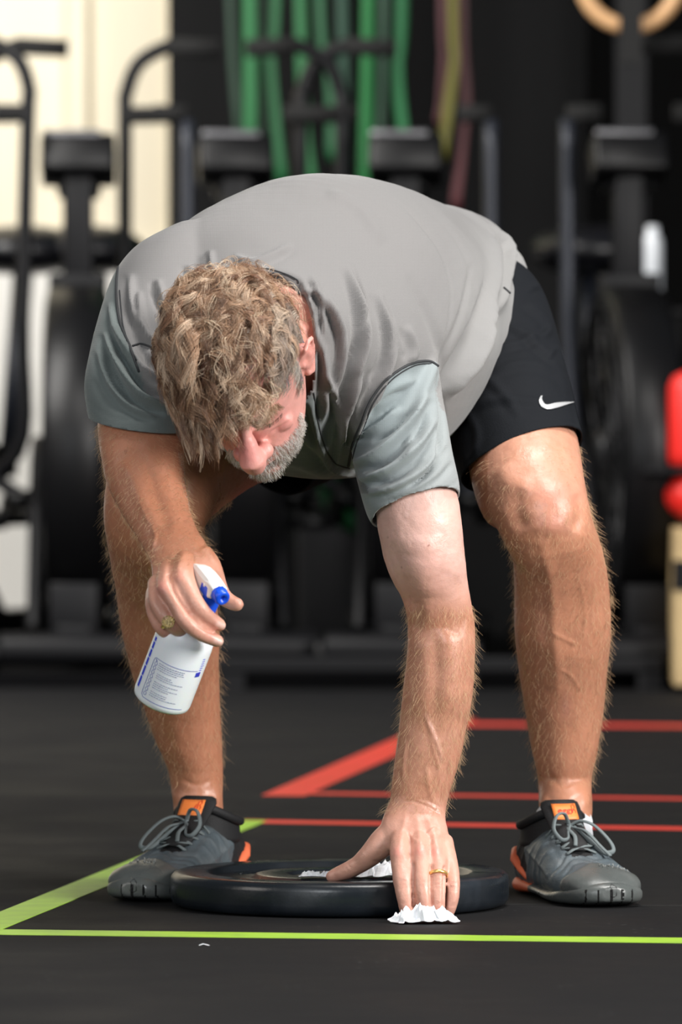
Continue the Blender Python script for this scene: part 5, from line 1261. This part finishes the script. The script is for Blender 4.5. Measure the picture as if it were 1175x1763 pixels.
# black soft box and green plate between the legs
mb = MB(); a = Q(512, 885, 17.2); b = Q(640, 885, 17.2); mb.box(((a.x + b.x) / 2, 17.5, a.z / 2 + .015), (b.x - a.x, .35, a.z - .03)); o = mb.build('plyo_box', mat('charcoal_foam_box', (.010, .010, .012), .7), None, smooth=False, bevel=.012); tag(o, 'charcoal foam plyo box seen between the legs of the man', 'plyo box')
gp = Q(640, 836, 16.75); RYm = Matrix.Rotation(math.pi / 2, 4, 'X')
gpe = empty('weight_plate', gp, 0, 'dark weight plate with green rim, far back between his belly and sleeve', 'weight plate')
mb = MB(); mb.lathe([(.070, -.02), (.105, -.024), (.112, -.015), (.112, .015), (.105, .024), (.070, .02)], 48, Matrix.Translation(gp) @ RYm, closed=True); BP(mb, 'rim', mat('green_rubber', (.012, .16, .045), .5), gpe)
mb = MB(); mb.lathe([(.001, -.012), (.072, -.012), (.072, .012), (.001, .012)], 48, Matrix.Translation(gp) @ RYm); BP(mb, 'centre', M['steel_black'], gpe)
mb = MB(); mb.tube([(gp.x, 16.77, gp.z - .01), (gp.x, 17.28, gp.z - .01)], .014, 10); mb.box((gp.x, 17.28, gp.z / 2 + .016), (.05, .04, gp.z - .03)); o = mb.build('plate_peg_stand', M['steel_grey'], None, smooth=False); tag(o, 'dark steel peg stand holding the green-rimmed plate', 'stand')
for x0, lab in ((478, 'slim dark grey steel post behind the spray bottle side of the gap'), (392, 'slim dark grey steel post just right of the shin at left')):
    post('rack_post', x0, x0 + 16, 700, 1120, 17.0, M['steel_grey'], lab, 'post', None, .03)
mb = MB(); a = Q(370, 1136, 16.0); b = Q(1138, 1136, 16.0); mb.box(((a.x + b.x) / 2, 15.93, .052), (b.x - a.x, .05, .03)); o = mb.build('floor_rail', M['steel_black'], None, smooth=False, bevel=.004); tag(o, 'long low dark steel rail in front of the air bikes', 'rail')
for q in (400, 800, 1120):
    x_ = Q(q, 0, 15.93).x
    mb = MB(); mb.box((x_, 15.93, .018), (.05, .05, .036)); o2 = mb.build('rail_foot', M['steel_black'], None, smooth=False); o2.parent = o
# red plates on a wooden box at the right edge
M['red_rubber'] = mat('red_rubber', (.80, .022, .016), .45)
YX = 15.95
mb = MB(); a = Q(1156, 893, YX); mb.box((a.x + .19, YX - .02, a.z / 2), (.38, .30, a.z - .03)); bxo = mb.build('wooden_plyo_box', mat('birch_plywood', (.55, .40, .20), .6, bump=[('noise', 40, .1, .002)], mix=((.42, .29, .14), 7, .4, .7)), None, smooth=False, bevel=.004); tag(bxo, 'pale plywood jump box at the right edge, under the red plate', 'plyo box')
mb = MB(); mb.box((a.x + .19, YX - .165, Q(0, 985, YX).z), (.386, .02, .06)); o = mb.build('box_strap', M['plastic_black'], None, smooth=False); o.parent = bxo
xx = Q(1149, 0, YX).x
mb = MB(); mb.rings([[Vector((xx + .06 + .058 * math.cos(t) * k_, YX - .05 + .05 * math.sin(t) * k_, z_)) for t in np.linspace(0, 2 * math.pi, 33)[:-1]] for z_, k_ in ((Q(0, 803, YX).z, .75), (Q(0, 797, YX).z, .98), (Q(0, 780, YX).z, 1), (Q(0, 665, YX).z, 1), (Q(0, 648, YX).z, .85), (Q(0, 638, YX).z, .45))])
o = mb.build('red_pad', M['red_rubber'], None); tag(o, 'tall rounded red padded roll at the right edge, above the black bar', 'pad')
mb = MB(); mb.ball((xx + .055, YX - .05, Q(0, 852, YX).z), (.060, .055, .050), 12); o = mb.build('red_ball', M['red_rubber'], None); tag(o, 'red ball resting on the plywood box, below the black bar', 'ball')
mb = MB(); mb.box((xx + .10, YX - .05, Q(0, 807, YX).z), (.30, .12, .010)); mb.box((xx + .20, YX - .05, (Q(0, 807, YX).z + Q(0, 893, YX).z) / 2), (.03, .10, Q(0, 807, YX).z - Q(0, 893, YX).z - .004)); o = mb.build('shelf_bar', M['steel_black'], None, smooth=False); tag(o, 'thin black shelf between the red roll and the red ball', 'shelf')
# reflection on the glossy bike cage, built as a solid white shape
M['chrome'] = mat('polished_steel', (.9, .93, .97), .12, metal=.9)
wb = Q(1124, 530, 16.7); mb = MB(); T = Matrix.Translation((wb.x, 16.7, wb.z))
mb.lathe([(.001, 0), (.019, .001), (.0215, .006), (.0215, .135), (.019, .148), (.013, .156), (.013, .172), (.001, .174)], 28, T); o = mb.build('glint_shape', mat('white_glint', (.88, .92, .97), .2), None); tag(o, 'shiny white flask shape standing for reflected light beside the mast of the right-hand bike', 'glint')
mb = MB(); mb.box((wb.x + .01, 16.72, wb.z - .008), (.12, .10, .012)); mb.box((wb.x + .05, 16.76, (wb.z - .014) / 2 + .014), (.03, .03, wb.z - .03)); mb.box((wb.x + .05, 16.76, .036), (.2, .2, .012)); o = mb.build('side_stand', M['steel_black'], None, smooth=False, bevel=.002); tag(o, 'small black stand that the shiny flask shape stands on', 'stand')
